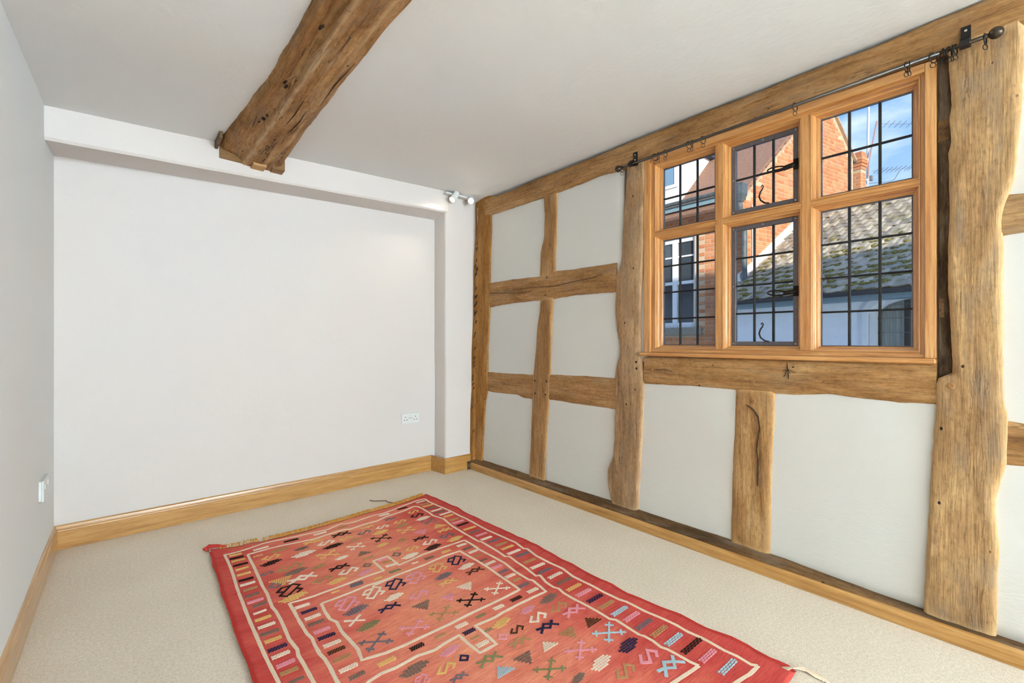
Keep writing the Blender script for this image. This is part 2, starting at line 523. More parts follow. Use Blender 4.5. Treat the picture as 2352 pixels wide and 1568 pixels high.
# ------------------------------------------------------------------ measured outlines (metres: s along the timber wall from the far corner, height z)
MOTIFS=[('bar','Y',0.419,2.694,0.059,-0.19),('bar','K',0.418,2.652,0.065,0.02),('bar','Y',0.419,2.615,0.063,0.13),('bar','K',0.419,2.559,0.068,-0.01),('bar','Y',0.418,2.509,0.059,-0.07),('bar','Y',0.415,2.448,0.06,-0.16),('bar','K',0.413,2.386,0.065,0.0),('bar','W',0.411,2.338,0.063,-0.09),('bar','O',0.412,2.283,0.059,-0.07),('bar','G',0.407,2.221,0.061,0.07),('bar','P',0.409,2.161,0.065,0.12),('bar','G',0.417,2.121,0.055,-0.1),('hash','Y',0.504,2.607,0.044,-0.21),('S','Y',0.552,2.546,0.084,0.16),('lens','K',0.539,2.484,0.108,-0.26),('lens','O',0.606,2.605,0.098,0.03),('lens','G',0.699,2.548,0.083,-0.21),('lens','W',0.69,2.48,0.128,-0.34),('S','S',0.499,2.381,0.058,0.47),('S','O',0.598,2.372,0.124,0.21),('lens','G',0.607,2.314,0.119,0.05),('tri','Y',0.527,2.281,0.094,0.06),('ring','S',0.504,2.242,0.05,0.1),('hash','W',0.612,2.232,0.125,-0.09),('SS','K',0.542,2.157,0.105,0.12),('lens','Y',0.54,2.088,0.127,0.28),('bar','W',0.535,2.69,0.077,0.0),('bar','K',0.683,2.692,0.079,-0.18),('bar','W',0.406,2.062,0.05,-0.02),('bar','Y',0.406,2.007,0.061,0.02),('bar','W',0.406,1.946,0.064,-0.15),('bar','G',0.405,1.891,0.068,0.05),('bar','Y',0.405,1.837,0.061,-0.05),('bar','N',0.406,1.779,0.067,-0.02),('bar','W',0.406,1.733,0.063,0.05),('bar','P',0.408,1.675,0.061,-0.05),('bar','O',0.407,1.628,0.06,-0.07),('bar','G',0.415,1.571,0.049,-0.07),('bar','W',0.55,1.997,0.061,-0.19),('bar','N',0.561,1.945,0.065,0.05),('bar','W',0.559,1.891,0.064,0.05),('bar','G',0.558,1.842,0.064,0.09),('bar','P',0.56,1.781,0.063,0.11),('bar','N',0.562,1.733,0.066,-0.0),('bar','W',0.564,1.68,0.065,0.03),('bar','M',0.563,1.632,0.063,-0.04),('bar','O',0.563,1.579,0.063,0.01),('bar','W',0.563,1.517,0.065,0.03),('bar','Y',0.675,1.464,0.067,-0.15),('lens','G',0.731,1.371,0.119,-0.24),('bar','G',0.572,1.465,0.055,0.08),('S','Y',0.813,1.304,0.074,-0.16),('lens','P',0.87,1.371,0.091,-0.34),('SS','P',0.727,1.312,0.049,-0.43),('bar','W',0.834,2.684,0.074,-0.09),('bar','O',0.961,2.686,0.066,-0.09),('bar','W',1.231,2.711,0.074,-0.0),('hash','Y',0.768,2.6,0.097,-0.39),('S','W',0.821,2.536,0.088,0.02),('hash','K',0.919,2.593,0.104,-0.26),('S','Y',0.924,2.526,0.072,0.11),('S','S',1.03,2.53,0.081,-0.11),('hash','Y',1.074,2.597,0.076,-0.33),('S','W',1.144,2.539,0.079,-0.04),('lens','Y',1.103,2.478,0.108,-0.23),('cross','K',1.073,2.398,0.111,-0.7),('cross','W',0.926,2.387,0.093,-0.64),('lens','K',0.836,2.471,0.116,-0.4),('lens','O',0.957,2.472,0.067,-0.01),('cross','Y',0.78,2.39,0.111,-0.7),('lens','W',0.825,2.311,0.076,-0.13),('triD','G',0.932,2.282,0.072,-0.55),('lens','Y',1.042,2.319,0.077,-0.06),('hash','O',0.924,2.221,0.062,-0.37),('hash','Y',1.071,2.232,0.06,-0.23),('ring','G',1.053,2.166,0.045,-0.08),('ring','G',0.891,2.151,0.04,0.01),('hash','K',0.778,2.221,0.096,-0.25),('S','W',0.802,2.156,0.095,0.02),('lens','P',0.857,2.093,0.088,0.24),('S','O',0.681,2.155,0.09,0.01),('lens','Y',0.729,2.102,0.096,0.12),('lens','O',0.707,2.293,0.084,-0.04),('hash','S',1.23,2.621,0.074,-0.17),('S','Y',1.26,2.545,0.081,0.04),('lens','O',1.244,2.488,0.1,-0.23),('cross','Y',1.231,2.409,0.105,-0.67),('triD','O',1.156,2.297,0.062,-0.4),('bar','O',0.982,2.124,0.05,-0.19),('bar','P',0.971,2.159,0.044,-0.1),('bar','W',0.984,2.081,0.064,-0.06),('bar','V',0.969,2.015,0.061,-0.07),('bar','Y',0.881,2.006,0.044,-0.19),('bar','S',0.788,2.022,0.058,-0.27),('bar','W',1.518,2.767,0.069,-0.29),('bar','K',1.369,2.736,0.072,0.09),('bar','O',1.52,2.715,0.069,0.09),('bar','Y',1.523,2.675,0.08,0.02),('bar','G',1.522,2.625,0.082,-0.02),('bar','W',1.525,2.569,0.083,0.01),('bar','G',1.526,2.526,0.084,0.11),('bar','W',1.535,2.48,0.083,-0.14),('bar','Y',1.534,2.437,0.075,-0.27),('bar','O',1.529,2.368,0.07,-0.19),('bar','P',1.527,2.318,0.085,0.0),('bar','K',1.525,2.267,0.087,-0.04),('bar','Y',1.525,2.194,0.091,-0.01),('bar','G',1.52,2.137,0.076,-0.1),('bar','P',1.527,2.081,0.083,-0.09),('bar','W',1.518,2.023,0.081,-0.1),('S','Y',1.397,2.637,0.076,0.16),('S','K',1.385,2.566,0.091,0.12),('lens','W',1.392,2.504,0.109,-0.23),('cross','S',1.394,2.434,0.101,-0.59),('triD','Y',1.411,2.333,0.078,-0.33),('hash','Y',1.398,2.266,0.088,-0.19),('tri','P',1.278,2.34,0.077,-0.17),('S','S',1.369,2.191,0.096,0.11),('hash','K',1.235,2.253,0.089,-0.39),('S','W',1.256,2.18,0.09,0.1),('lens','Y',1.385,2.129,0.114,-0.2),('lens','K',1.238,2.12,0.112,-0.26),('S','Y',1.145,2.175,0.074,-0.24),('lens','W',1.1,2.11,0.105,-0.27),('bar','W',1.367,2.041,0.062,-0.17),('bar','Y',1.264,2.032,0.057,-0.09),('bar','G',1.163,2.026,0.054,-0.15),('bar','W',1.083,2.027,0.036,-0.28),('bar','G',1.37,1.989,0.059,0.02),('bar','W',1.372,1.941,0.057,-0.1),('bar','O',1.369,1.891,0.046,-0.09),('bar','G',1.358,1.83,0.048,-0.02),('bar','S',1.534,1.973,0.09,0.0),('bar','O',1.537,1.914,0.083,-0.1),('bar','Y',1.537,1.86,0.086,-0.1),('bar','W',1.53,1.8,0.089,-0.15),('bar','S',1.546,1.751,0.089,-0.2),('bar','O',1.529,1.678,0.082,-0.07),('bar','W',1.526,1.616,0.096,-0.01),('bar','S',1.519,1.559,0.092,-0.07),('bar','W',1.365,1.785,0.061,-0.16),('bar','P',1.366,1.734,0.063,-0.1),('bar','S',1.364,1.681,0.057,-0.16),('bar','W',1.362,1.628,0.059,-0.16),('bar','O',1.361,1.582,0.051,-0.24),('bar','S',1.356,1.526,0.064,-0.13),('bar','W',1.358,1.47,0.064,-0.12),('bar','K',1.26,1.468,0.061,-0.16),('bar','W',1.164,1.467,0.055,-0.22),('SS','N',1.252,1.915,0.092,-0.35),('lens','W',1.258,1.834,0.101,-0.26),('SS','Y',1.142,1.91,0.086,-0.53),('lens','S',1.123,1.824,0.105,-0.26),('hash','M',1.259,1.769,0.093,-0.27),('hash','Y',1.107,1.764,0.085,-0.38),('tri','W',1.145,1.693,0.075,-0.35),('cross','W',1.249,1.582,0.108,-0.7),('cross','K',1.108,1.582,0.114,-0.75),('tri','P',1.041,1.67,0.06,-0.07),('cross','O',0.969,1.574,0.112,-0.7),('bar','S',0.783,2.011,0.061,-0.18),('SS','N',0.919,1.903,0.09,-0.53),('SS','W',0.815,1.901,0.092,-0.32),('SS','P',0.697,1.893,0.098,-0.31),('SS','P',1.015,1.897,0.095,-0.65),('lens','W',0.87,1.814,0.096,-0.28),('lens','S',0.709,1.824,0.116,-0.19),('hash','N',0.817,1.753,0.091,-0.29),('X','W',0.678,1.76,0.073,-0.81),('lens','V',0.707,1.694,0.105,-0.12),('S','P',0.959,1.758,0.091,-0.32),('tri','G',0.926,1.689,0.076,-0.35),('cross','P',0.836,1.569,0.109,-0.7),('cross','S',0.688,1.582,0.116,-0.53),('bar','K',0.79,1.465,0.057,-0.2),('bar','O',0.884,1.463,0.047,-0.17),('bar','Y',0.691,2.017,0.036,-0.23),('ring','N',0.886,1.306,0.036,-0.48),('bar','V',1.073,1.466,0.048,-0.22),('bar','W',0.981,1.465,0.057,-0.04),('bar','N',0.981,1.414,0.054,-0.23),('bar','O',0.978,1.371,0.04,-0.32),('bar','W',0.979,1.327,0.056,-0.29),('lens','Y',1.108,1.378,0.098,-0.28),('hash','V',1.041,1.374,0.036,-0.96),('ring','P',1.062,1.311,0.038,-0.54),('S','M',1.128,1.308,0.066,-0.16),('hash','O',1.088,1.25,0.088,-0.32),('hash','V',0.945,1.243,0.098,-0.36),('tri','G',1.041,1.182,0.071,-0.44),('triD','W',1.158,1.16,0.067,-0.66),('triD','B',0.955,1.166,0.07,-0.7),('cross','V',1.076,1.079,0.106,-0.7),('hash','S',0.821,1.242,0.062,-0.52),('bar','W',1.525,1.495,0.09,-0.33),('bar','G',1.52,1.435,0.094,-0.09),('bar','Y',1.515,1.37,0.093,-0.17),('bar','P',1.514,1.312,0.095,-0.21),('bar','N',1.517,1.252,0.099,-0.17),('bar','O',1.518,1.192,0.096,-0.18),('bar','B',1.522,1.129,0.1,-0.19),('bar','P',1.528,1.075,0.097,-0.19),('lens','G',1.367,1.378,0.114,-0.24),('S','O',1.354,1.306,0.088,-0.04),('hash','P',1.377,1.248,0.105,-0.27),('lens','P',1.243,1.376,0.089,-0.33),('S','W',1.239,1.31,0.089,0.05),('hash','N',1.225,1.245,0.098,-0.3),('triD','M',1.386,1.15,0.076,-0.61),('tri','O',1.257,1.175,0.074,-0.58),('cross','B',1.38,1.071,0.122,-0.63),('bar','S',1.524,1.015,0.103,-0.18),('bar','O',1.531,0.954,0.102,-0.18),('cross','P',1.224,1.075,0.11,-0.71),('lens','N',1.376,0.982,0.118,-0.33),('lens','W',1.23,0.988,0.109,-0.33),('S','P',1.379,0.9,0.097,-0.08),('S','O',1.259,0.909,0.092,-0.07),('hash','B',1.393,0.827,0.116,-0.42),('lens','G',1.118,0.991,0.068,-0.55),('bar','B',1.531,0.894,0.109,-0.16),('bar','K',1.547,0.833,0.13,-0.27),('bar','P',1.542,0.771,0.102,-0.32),('bar','B',1.542,0.702,0.111,-0.29)]
STRIPES=[[(0.376,2.719),(0.377,2.629),(0.376,2.537),(0.374,2.457),(0.368,2.333),(0.366,2.24),(0.364,2.138),(0.363,2.072),(0.362,1.999),(0.362,1.933),(0.362,1.842),(0.363,1.767),(0.364,1.713),(0.367,1.611),(0.368,1.525),(0.368,1.424)],[(0.468,2.658),(0.466,2.573),(0.465,2.474),(0.462,2.372),(0.458,2.277),(0.46,2.195),(0.455,2.127),(0.452,2.063),(0.457,2.024),(0.457,1.948),(0.455,1.887),(0.451,1.804),(0.458,1.725),(0.452,1.689),(0.454,1.628),(0.454,1.565),(0.454,1.538),(0.453,1.453),(0.452,1.354)],[(0.371,2.723),(0.452,2.727),(0.556,2.75),(0.649,2.741),(0.771,2.728),(0.886,2.711),(0.976,2.744),(0.996,2.722),(1.067,2.724),(1.167,2.744),(1.244,2.739),(1.336,2.759),(1.503,2.804),(1.569,2.803)],[(1.569,2.803),(1.564,2.734),(1.578,2.588),(1.586,2.429),(1.589,2.325),(1.587,2.221),(1.589,2.103),(1.607,1.882),(1.592,1.794),(1.605,1.779),(1.589,1.687),(1.592,1.607),(1.596,1.514),(1.581,1.433),(1.584,1.337),(1.584,1.25),(1.588,1.179),(1.597,1.151),(1.599,1.064),(1.613,0.929),(1.611,0.887),(1.616,0.831),(1.612,0.745),(1.617,0.704),(1.612,0.656),(1.623,0.638)],[(1.623,0.638),(1.563,0.64),(1.508,0.649),(1.43,0.661),(1.337,0.675)],[(0.468,2.658),(0.583,2.66),(0.64,2.653),(0.783,2.633),(0.814,2.636),(0.948,2.65),(0.989,2.633),(1.058,2.647),(1.157,2.648),(1.233,2.678),(1.254,2.678),(1.361,2.693),(1.443,2.719),(1.463,2.702)],[(1.463,2.702),(1.468,2.642),(1.468,2.56),(1.462,2.503),(1.485,2.413),(1.475,2.354),(1.463,2.271),(1.463,2.166),(1.463,2.016),(1.472,2.004),(1.471,1.861),(1.464,1.793),(1.481,1.775),(1.47,1.71),(1.465,1.621),(1.453,1.55),(1.469,1.545),(1.472,1.543),(1.451,1.483),(1.447,1.43),(1.456,1.406),(1.446,1.366),(1.445,1.304),(1.45,1.237),(1.451,1.184),(1.449,1.123),(1.463,1.103),(1.461,1.054),(1.457,0.993),(1.465,0.975),(1.455,0.995),(1.464,0.974),(1.464,0.938),(1.456,0.901),(1.463,0.88),(1.464,0.835),(1.465,0.795),(1.471,0.767)],[(1.471,0.767),(1.415,0.772),(1.353,0.779),(1.279,0.788),(1.191,0.798)],[(0.513,2.051),(0.607,2.042),(0.731,2.045),(0.828,2.054),(0.931,2.053),(0.93,2.174),(1.007,2.181),(1.013,2.059),(1.155,2.082),(1.27,2.084),(1.413,2.082),(1.414,2.015),(1.413,1.956),(1.413,2.012),(1.409,1.945),(1.415,1.841),(1.418,1.74),(1.405,1.646),(1.404,1.549),(1.414,1.529),(1.407,1.477),(1.396,1.426),(1.25,1.431),(1.123,1.427),(1.142,1.422),(1.019,1.428),(1.019,1.362),(1.018,1.295),(0.943,1.294),(0.939,1.354),(0.94,1.421),(0.873,1.417),(0.834,1.411),(0.769,1.424),(0.684,1.417),(0.636,1.424),(0.596,1.417),(0.537,1.391)],[(0.513,2.051),(0.513,2.012),(0.514,1.985),(0.511,1.903),(0.511,1.792),(0.517,1.752),(0.513,1.714),(0.512,1.652),(0.517,1.613),(0.517,1.559),(0.513,1.488),(0.512,1.403),(0.512,1.327)],[(0.616,1.966),(0.608,1.897),(0.607,1.831),(0.621,1.797),(0.617,1.751),(0.615,1.712),(0.619,1.67),(0.615,1.737),(0.619,1.672),(0.623,1.588),(0.612,1.524),(0.629,1.522),(0.692,1.507),(0.77,1.502),(0.855,1.502),(0.944,1.5),(0.998,1.504),(1.113,1.506),(1.117,1.505),(1.316,1.51),(1.323,1.623),(1.329,1.749),(1.329,1.878),(1.322,1.991),(1.214,1.992),(1.114,1.98),(0.956,1.973),(0.833,1.958),(0.938,1.968),(0.818,1.976),(0.744,1.967),(0.655,1.965),(0.616,1.966)]]
RUG_LEFT=[(0.328,2.796),(0.327,2.69),(0.32,2.62),(0.323,2.517),(0.32,2.394),(0.315,2.313),(0.316,2.219),(0.316,2.08),(0.311,1.961),(0.313,1.837),(0.316,1.735),(0.313,1.656)]
RUG_BACK=[(0.333,2.835),(0.391,2.814),(0.451,2.801),(0.508,2.802),(0.569,2.781),(0.776,2.773),(0.91,2.785),(1.018,2.79),(1.132,2.81),(1.313,2.817),(1.407,2.825),(1.614,2.875)]
RUG_RIGHT=[(1.614,2.875),(1.631,2.708),(1.641,2.513),(1.634,2.338),(1.658,1.898),(1.663,1.778),(1.658,1.674),(1.649,1.407),(1.644,1.326),(1.655,1.271),(1.643,1.184),(1.678,0.953),(1.676,0.847),(1.691,0.758),(1.696,0.705),(1.683,0.627),(1.69,0.571),(1.677,0.544)]
T_TOP_PLATE=([(0.129,2.298),(0.263,2.286),(0.523,2.283),(0.639,2.293),(0.855,2.293),(1.323,2.294),(1.561,2.302),(1.819,2.302),(1.99,2.305),(2.165,2.304),(2.337,2.303),(2.436,2.306),(2.634,2.304),(2.753,2.302),(2.874,2.311),(2.952,2.313),(3.038,2.316)],[(0.129,2.145),(0.177,2.146),(0.805,2.142),(0.949,2.144),(1.19,2.154),(1.323,2.162),(1.457,2.152),(1.654,2.156),(1.962,2.159),(2.288,2.161),(2.554,2.166),(2.776,2.173),(2.904,2.174),(3.002,2.187),(3.085,2.183),(3.125,2.176)])
T_STUD_UPPER=([(0.799,2.155),(0.808,2.013),(0.799,1.853),(0.765,1.745),(0.756,1.564)],[(0.943,2.157),(0.936,1.948),(0.927,1.783),(0.922,1.578)])
T_RAIL_UPPER=([(0.171,1.583),(0.432,1.583),(0.59,1.581),(0.759,1.573),(0.928,1.595),(1.083,1.589),(1.274,1.587),(1.438,1.587)],[(0.171,1.383),(0.448,1.398),(0.759,1.399),(0.915,1.4),(1.083,1.411),(1.274,1.408),(1.444,1.405)])
T_STUD_LOWER=([(0.768,1.41),(0.753,1.289),(0.736,1.216),(0.718,1.043),(0.691,0.851),(0.68,0.668),(0.663,0.352),(0.644,0.086)],[(0.905,1.412),(0.889,1.283),(0.879,1.053),(0.872,0.861),(0.859,0.676),(0.841,0.507),(0.823,0.293),(0.814,0.086)])
T_RAIL_LOWER_LEFT=([(0.118,0.84),(0.406,0.844),(0.701,0.847)],[(0.118,0.68),(0.244,0.674),(0.504,0.682),(0.585,0.663),(0.687,0.666)])
T_RAIL_LOWER_RIGHT=([(0.864,0.861),(1.132,0.869),(1.444,0.87)],[(0.855,0.676),(0.982,0.676),(1.11,0.673),(1.309,0.672),(1.444,0.674)])
T_POST=([(1.52,2.151),(1.513,2.068),(1.501,1.936),(1.489,1.768),(1.477,1.586),(1.439,1.501),(1.439,1.404),(1.431,1.26),(1.448,1.157),(1.469,1.066),(1.462,1.003),(1.44,0.936),(1.431,0.871),(1.436,0.668),(1.427,0.507),(1.418,0.381),(1.378,0.293),(1.374,0.233),(1.387,0.162),(1.405,0.076)],[(1.648,2.171),(1.645,2.034),(1.637,1.578),(1.621,1.383),(1.615,1.186),(1.618,1.042),(1.636,0.856),(1.632,0.649),(1.62,0.475),(1.608,0.265),(1.596,0.081)])
T_WINDOW_RAIL=([(1.641,1.007),(2.905,1.016)],[(1.646,0.849),(1.919,0.857),(2.163,0.856),(2.349,0.852),(2.438,0.854),(2.567,0.87),(2.678,0.86),(2.793,0.857),(2.903,0.861)])
T_STUD_WINDOW=([(2.163,0.864),(2.153,0.595),(2.145,0.412),(2.138,0.092)],[(2.346,0.864),(2.332,0.557),(2.327,0.316),(2.322,0.083)])
T_BIG_POST=([(2.938,2.195),(2.938,2.156),(2.941,2.052),(2.947,1.972),(2.94,1.92),(2.947,1.838),(2.938,1.798),(2.941,1.621),(2.937,1.444),(2.937,1.337),(2.941,1.175),(2.945,1.122),(2.949,0.969),(2.906,0.959),(2.904,0.86),(2.895,0.69),(2.884,0.459),(2.869,0.065)],[(3.127,2.177),(3.125,2.044),(3.118,1.869),(3.109,1.734),(3.102,1.656),(3.092,1.615),(3.075,1.549),(3.075,1.473),(3.076,1.433),(3.076,1.322),(3.075,1.171),(3.076,0.994),(3.08,0.876),(3.088,0.835),(3.084,0.668),(3.075,0.625),(3.061,0.544),(3.058,0.488),(3.068,0.371),(3.063,0.264),(3.061,0.056)])
T_RAIL_RIGHT_UPPER=([(3.072,1.609),(3.092,1.609),(3.125,1.606),(3.19,1.597)],[(3.072,1.469),(3.093,1.471),(3.125,1.472),(3.19,1.476)])
T_RAIL_RIGHT_LOWER=([(3.081,0.824),(3.125,0.818),(3.19,0.811)],[(3.078,0.665),(3.125,0.67),(3.19,0.675)])
CORNER={'L':[(2.328,3.24,2.299),(2.328,3.24,2.223),(2.332,3.24,2.102),(2.308,3.24,1.885),(2.298,3.24,1.71),(2.293,3.24,1.323),(2.277,3.24,1.013),(2.275,3.24,0.69),(2.263,3.24,0.509),(2.259,3.24,0.167),(2.263,3.24,0.042)],'A':[(2.289,3.079,2.269),(2.289,3.079,2.181),(2.288,3.127,2.073),(2.288,3.147,1.869),(2.288,3.158,1.699),(2.288,3.164,1.32),(2.287,3.193,1.014),(2.287,3.196,0.695),(2.287,3.202,0.441),(2.287,3.205,0.169),(2.287,3.205,0.052)],'R':[(2.29,2.996,2.257),(2.29,2.996,2.149),(2.29,2.991,1.975),(2.29,3.002,1.847),(2.29,3.012,1.682),(2.29,3.009,1.378),(2.289,3.04,1.016),(2.289,3.045,0.685),(2.289,3.077,0.574),(2.288,3.103,0.257),(2.288,3.115,0.085)]}
PEGS={'window_rail':[(1.691,0.934),(2.246,0.901)],'stud_window':[(2.248,0.808)],'big_post':[(2.935,0.934)],'rail_upper':[(0.841,1.559),(0.826,1.432)],'stud_lower':[(0.716,0.807),(0.837,0.809),(0.716,0.713),(0.825,0.713)],'post':[(1.593,0.937),(1.59,0.975)]}
CRACKS={'rail_upper':[[(0.177,1.498),(0.379,1.482),(0.484,1.474),(0.59,1.469),(0.687,1.471)],[(0.54,1.499),(0.701,1.499),(0.828,1.494),(0.928,1.489),(1.043,1.498),(1.179,1.507),(1.274,1.513),(1.34,1.531)]],'stud_window':[[(2.218,0.787),(2.252,0.766),(2.272,0.734),(2.278,0.679),(2.272,0.623),(2.265,0.579),(2.272,0.524),(2.27,0.399)]],'window_rail':[[(2.397,1.001),(2.401,0.969),(2.412,0.95)],[(2.401,0.969),(2.383,0.932)],[(2.403,0.969),(2.433,0.955)],[(2.375,0.962),(2.403,0.967)],[(2.401,0.969),(2.404,0.925)],[(1.714,0.934),(1.769,0.94),(1.823,0.93)]]}
# ------------------------------------------------------------------ the timber wall's own frame
WA = Vector((2.3074, 3.1855, 0))
WS = Vector((0.01308, -0.99991, 0))
WN = Vector((-0.99991, -0.01308, 0))


def W(s, z, d=0.0):
    p = WA + WS * s + WN * d
    return Vector((p.x, p.y, z))


def WB(s, d, z):
    return W(s, z, d)


def ceil_z(x, y):
    t = max(-0.1, min(1.08, (x + 0.305) / 2.61))
    zl = ip(y, [1.9, 3.02, 3.6], [2.142, 2.197, 2.225])
    zr = 2.316
    if x > 2.0:
        far = ip(x, [2.0, 2.3], [2.341, 2.305])
    else:
        far = zl + (2.341 - zl) * (x + 0.305) / 2.305
    near = zl + (zr - zl) * t
    k = max(0.0, min(1.0, (y - 1.4) / 1.6))
    k = k * k * (3 - 2 * k)
    return near * (1 - k) + far * k


# ------------------------------------------------------------------ setting: floor, ceiling, walls
bm = MB()
bm.box(-0.45, 2.60, -6.75, 3.60, -0.12, 0.0)
bm.build('floor', M_CARPET, kind='structure', label='pale oatmeal flecked wool carpet covering the whole floor')

xs = [-0.45 + i * 0.1 for i in range(31)]
ys = [-6.75 + j * 0.15 for j in range(70)]
vv = [(x, y, ceil_z(x, y) + 0.006 * noise.noise(Vector((x * 1.6, y * 1.6, 3)))) for y in ys for x in xs]
nx = len(xs)
ff = [(j * nx + i, (j + 1) * nx + i, (j + 1) * nx + i + 1, j * nx + i + 1) for j in range(len(ys) - 1) for i in range(nx - 1)]
cm = obj('ceiling', new_mesh('ceiling', vv, ff, True), M_CEIL, kind='structure', label='white uneven plaster ceiling sloping down to the left')
so = cm.modifiers.new('thick', 'SOLIDIFY')
so.thickness = 0.1
so.offset = -1


def wavy_wall(name, p0, p1, z0, z1, thick, mat, amp=0.006, seed=0, parent=None, label=None, **kw):
    """plastered wall from p0 to p1 (room side on the left of p0->p1 turned inwards), slightly uneven"""
    p0, p1 = Vector(p0 + (0,)), Vector(p1 + (0,))
    L = (p1 - p0).length
    d = (p1 - p0) / L
    n = Vector((-d.y, d.x, 0))
    nu, nz = max(2, int(L / 0.12)), max(2, int((z1 - z0) / 0.12))
    m = MB()
    fr = []
    for j in range(nz + 1):
        for i in range(nu + 1):
            u, z = L * i / nu, z0 + (z1 - z0) * j / nz
            e = min(1.0, min(i, nu - i) / 2.0)
            dd = amp * noise.noise(Vector((u * 1.3 + seed, z * 1.3, seed))) * e
            p = p0 + d * u + n * dd
            fr.append((p.x, p.y, z))
    a = nu + 1
    m.add(fr, [(j * a + i, (j + 1) * a + i, (j + 1) * a + i + 1, j * a + i + 1) for j in range(nz) for i in range(nu)])
    q0, q1 = p0 - n * thick, p1 - n * thick
    b = len(m.v)
    m.v += [(q0.x, q0.y, z0), (q1.x, q1.y, z0), (q1.x, q1.y, z1), (q0.x, q0.y, z1)]
    m.f.append((b, b + 1, b + 2, b + 3))
    bot = list(range(0, a))
    top = list(range(nz * a, nz * a + a))
    m.f.append(tuple(bot) + (b + 1, b))
    m.f.append(tuple(reversed(top)) + (b + 3, b + 2))
    m.f.append(tuple(reversed([j * a for j in range(nz + 1)])) + (b, b + 3))
    m.f.append(tuple([j * a + nu for j in range(nz + 1)]) + (b + 2, b + 1))
    return m.build(name, mat, parent, True, label=label, kind='structure' if parent is None else None, **kw)


def flat_shade_edges(o):
    m = o.modifiers.new('split', 'EDGE_SPLIT')
    m.split_angle = R(35)


for o in (wavy_wall('wall_left', (-0.305, -6.7), (-0.312, 3.42), 0.0, 2.4, 0.12, M_PLASTER, 0.004, 1, label='plain white plastered wall with a wooden skirting'),
          wavy_wall('wall_back', (2.34, 3.424), (-0.40, 3.383), 0.0, 2.45, 0.12, M_ENDWALL_DIMMED, 0.007, 2, label='uneven white plastered end wall under a boxed beam'),):
    # wall_left runs towards +Y, its left side is -X: turn it inwards
    flat_shade_edges(o)

# fix orientation of the left wall: room side must face +X
lw = bpy.data.objects['wall_left']
lw.data.transform(Matrix.Translation((-0.612, 0, 0)) @ Matrix.Scale(-1, 4, (1, 0, 0)))
lw.data.flip_normals()

# rear wall with an added opening for the fill lamp (behind the camera)
m = MB()
for x0, x1, z0, z1 in ((-0.45, 0.22, 0, 2.45), (2.18, 2.6, 0, 2.45), (0.22, 2.18, 0, 0.55), (0.22, 2.18, 2.12, 2.45)):
    m.box(x0, x1, -6.75, -6.62, z0, z1)
m.build('wall_rear', M_PLASTER, kind='structure')

# plaster pier in the far right corner and the boxed-in beam along the end wall
pier = MB()
ring = [(2.012, 3.45), (2.012, 3.262), (2.017, 3.25), (2.028, 3.243), (2.40, 3.247), (2.40, 3.45)]
pier.ring_loft([[(x + 0.006 * noise.noise(Vector((x * 3, z * 2.2, 5))), y + 0.004 * noise.noise(Vector((x * 3, z * 2.2, 9))) * (1 if y < 3.4 else 0), z) for x, y in ring] for z in [i * 0.1 for i in range(25)]])
po = pier.build('wall_pier', M_ENDWALL_DIMMED, smooth=True, kind='structure', label='narrow white plastered pier beside the corner post')
flat_shade_edges(po)
bx = MB()
n_ = 18
rings = []
for i in range(n_ + 1):
    t = i / n_
    xf, yf = -0.32 + 2.355 * t, 3.02 + 0.22 * t
    zf = 2.040 + (2.166 - 2.040) * t + 0.006 * noise.noise(Vector((t * 6, 0, 1)))
    yb = 3.42
    zb = 2.079 + (2.140 - 2.079) * t
    rings.append([(xf, yf, 2.5), (xf, yf + 0.004 * noise.noise(Vector((t * 7, 4, 1))), zf + 0.012), (xf, yf + 0.012, zf), (xf, yb, zb), (xf, yb, 2.5)])
bx.ring_loft(rings)
bo = bx.build('trim_1', M_ENDWALL_DIMMED, smooth=True, kind='structure', label='white plastered boxed-in beam along the end wall')
flat_shade_edges(bo)

# ------------------------------------------------------------------ the timber wall
wr = MB()
SM = 9.95   # wall runs on behind the camera
for s0, s1, z0, z1 in ((-0.3, 1.660, 0, 2.45), (2.895, 6.95, 0, 2.45), (1.660, 2.895, 0, 1.012), (1.660, 2.895, 2.155, 2.45),
                       (6.95, 8.65, 0, 0.92), (6.95, 8.65, 2.08, 2.45), (8.65, SM, 0, 2.45)):  # gap far behind the camera is added for the side fill lamp
    wr.box(s0, s1, -0.16, -0.032, z0, z1, WB)
WALL = wr.build('wall_right', M_PANEL_DIMMED, kind='structure', label='white plastered wall framed in old oak timbers around the window')


def panel(s0, s1, z0, z1, seed):
    ns, nz = max(2, int((s1 - s0) / 0.06)), max(2, int((z1 - z0) / 0.06))
    m = MB()
    fr = []
    for j in range(nz + 1):
        for i in range(ns + 1):
            s, z = s0 + (s1 - s0) * i / ns, z0 + (z1 - z0) * j / nz
            fr.append(W(s, z, 0.003 * noise.noise(Vector((s * 4 + seed, z * 4, seed)))))
    a = ns + 1
    m.add(fr, [(j * a + i, j * a + i + 1, (j + 1) * a + i + 1, (j + 1) * a + i) for j in range(nz) for i in range(ns)])
    o = m.build('plaster_panel', M_PANEL_DIMMED, WALL, True)
    so = o.modifiers.new('thick', 'SOLIDIFY')
    so.thickness = 0.03
    so.offset = -1
    return o


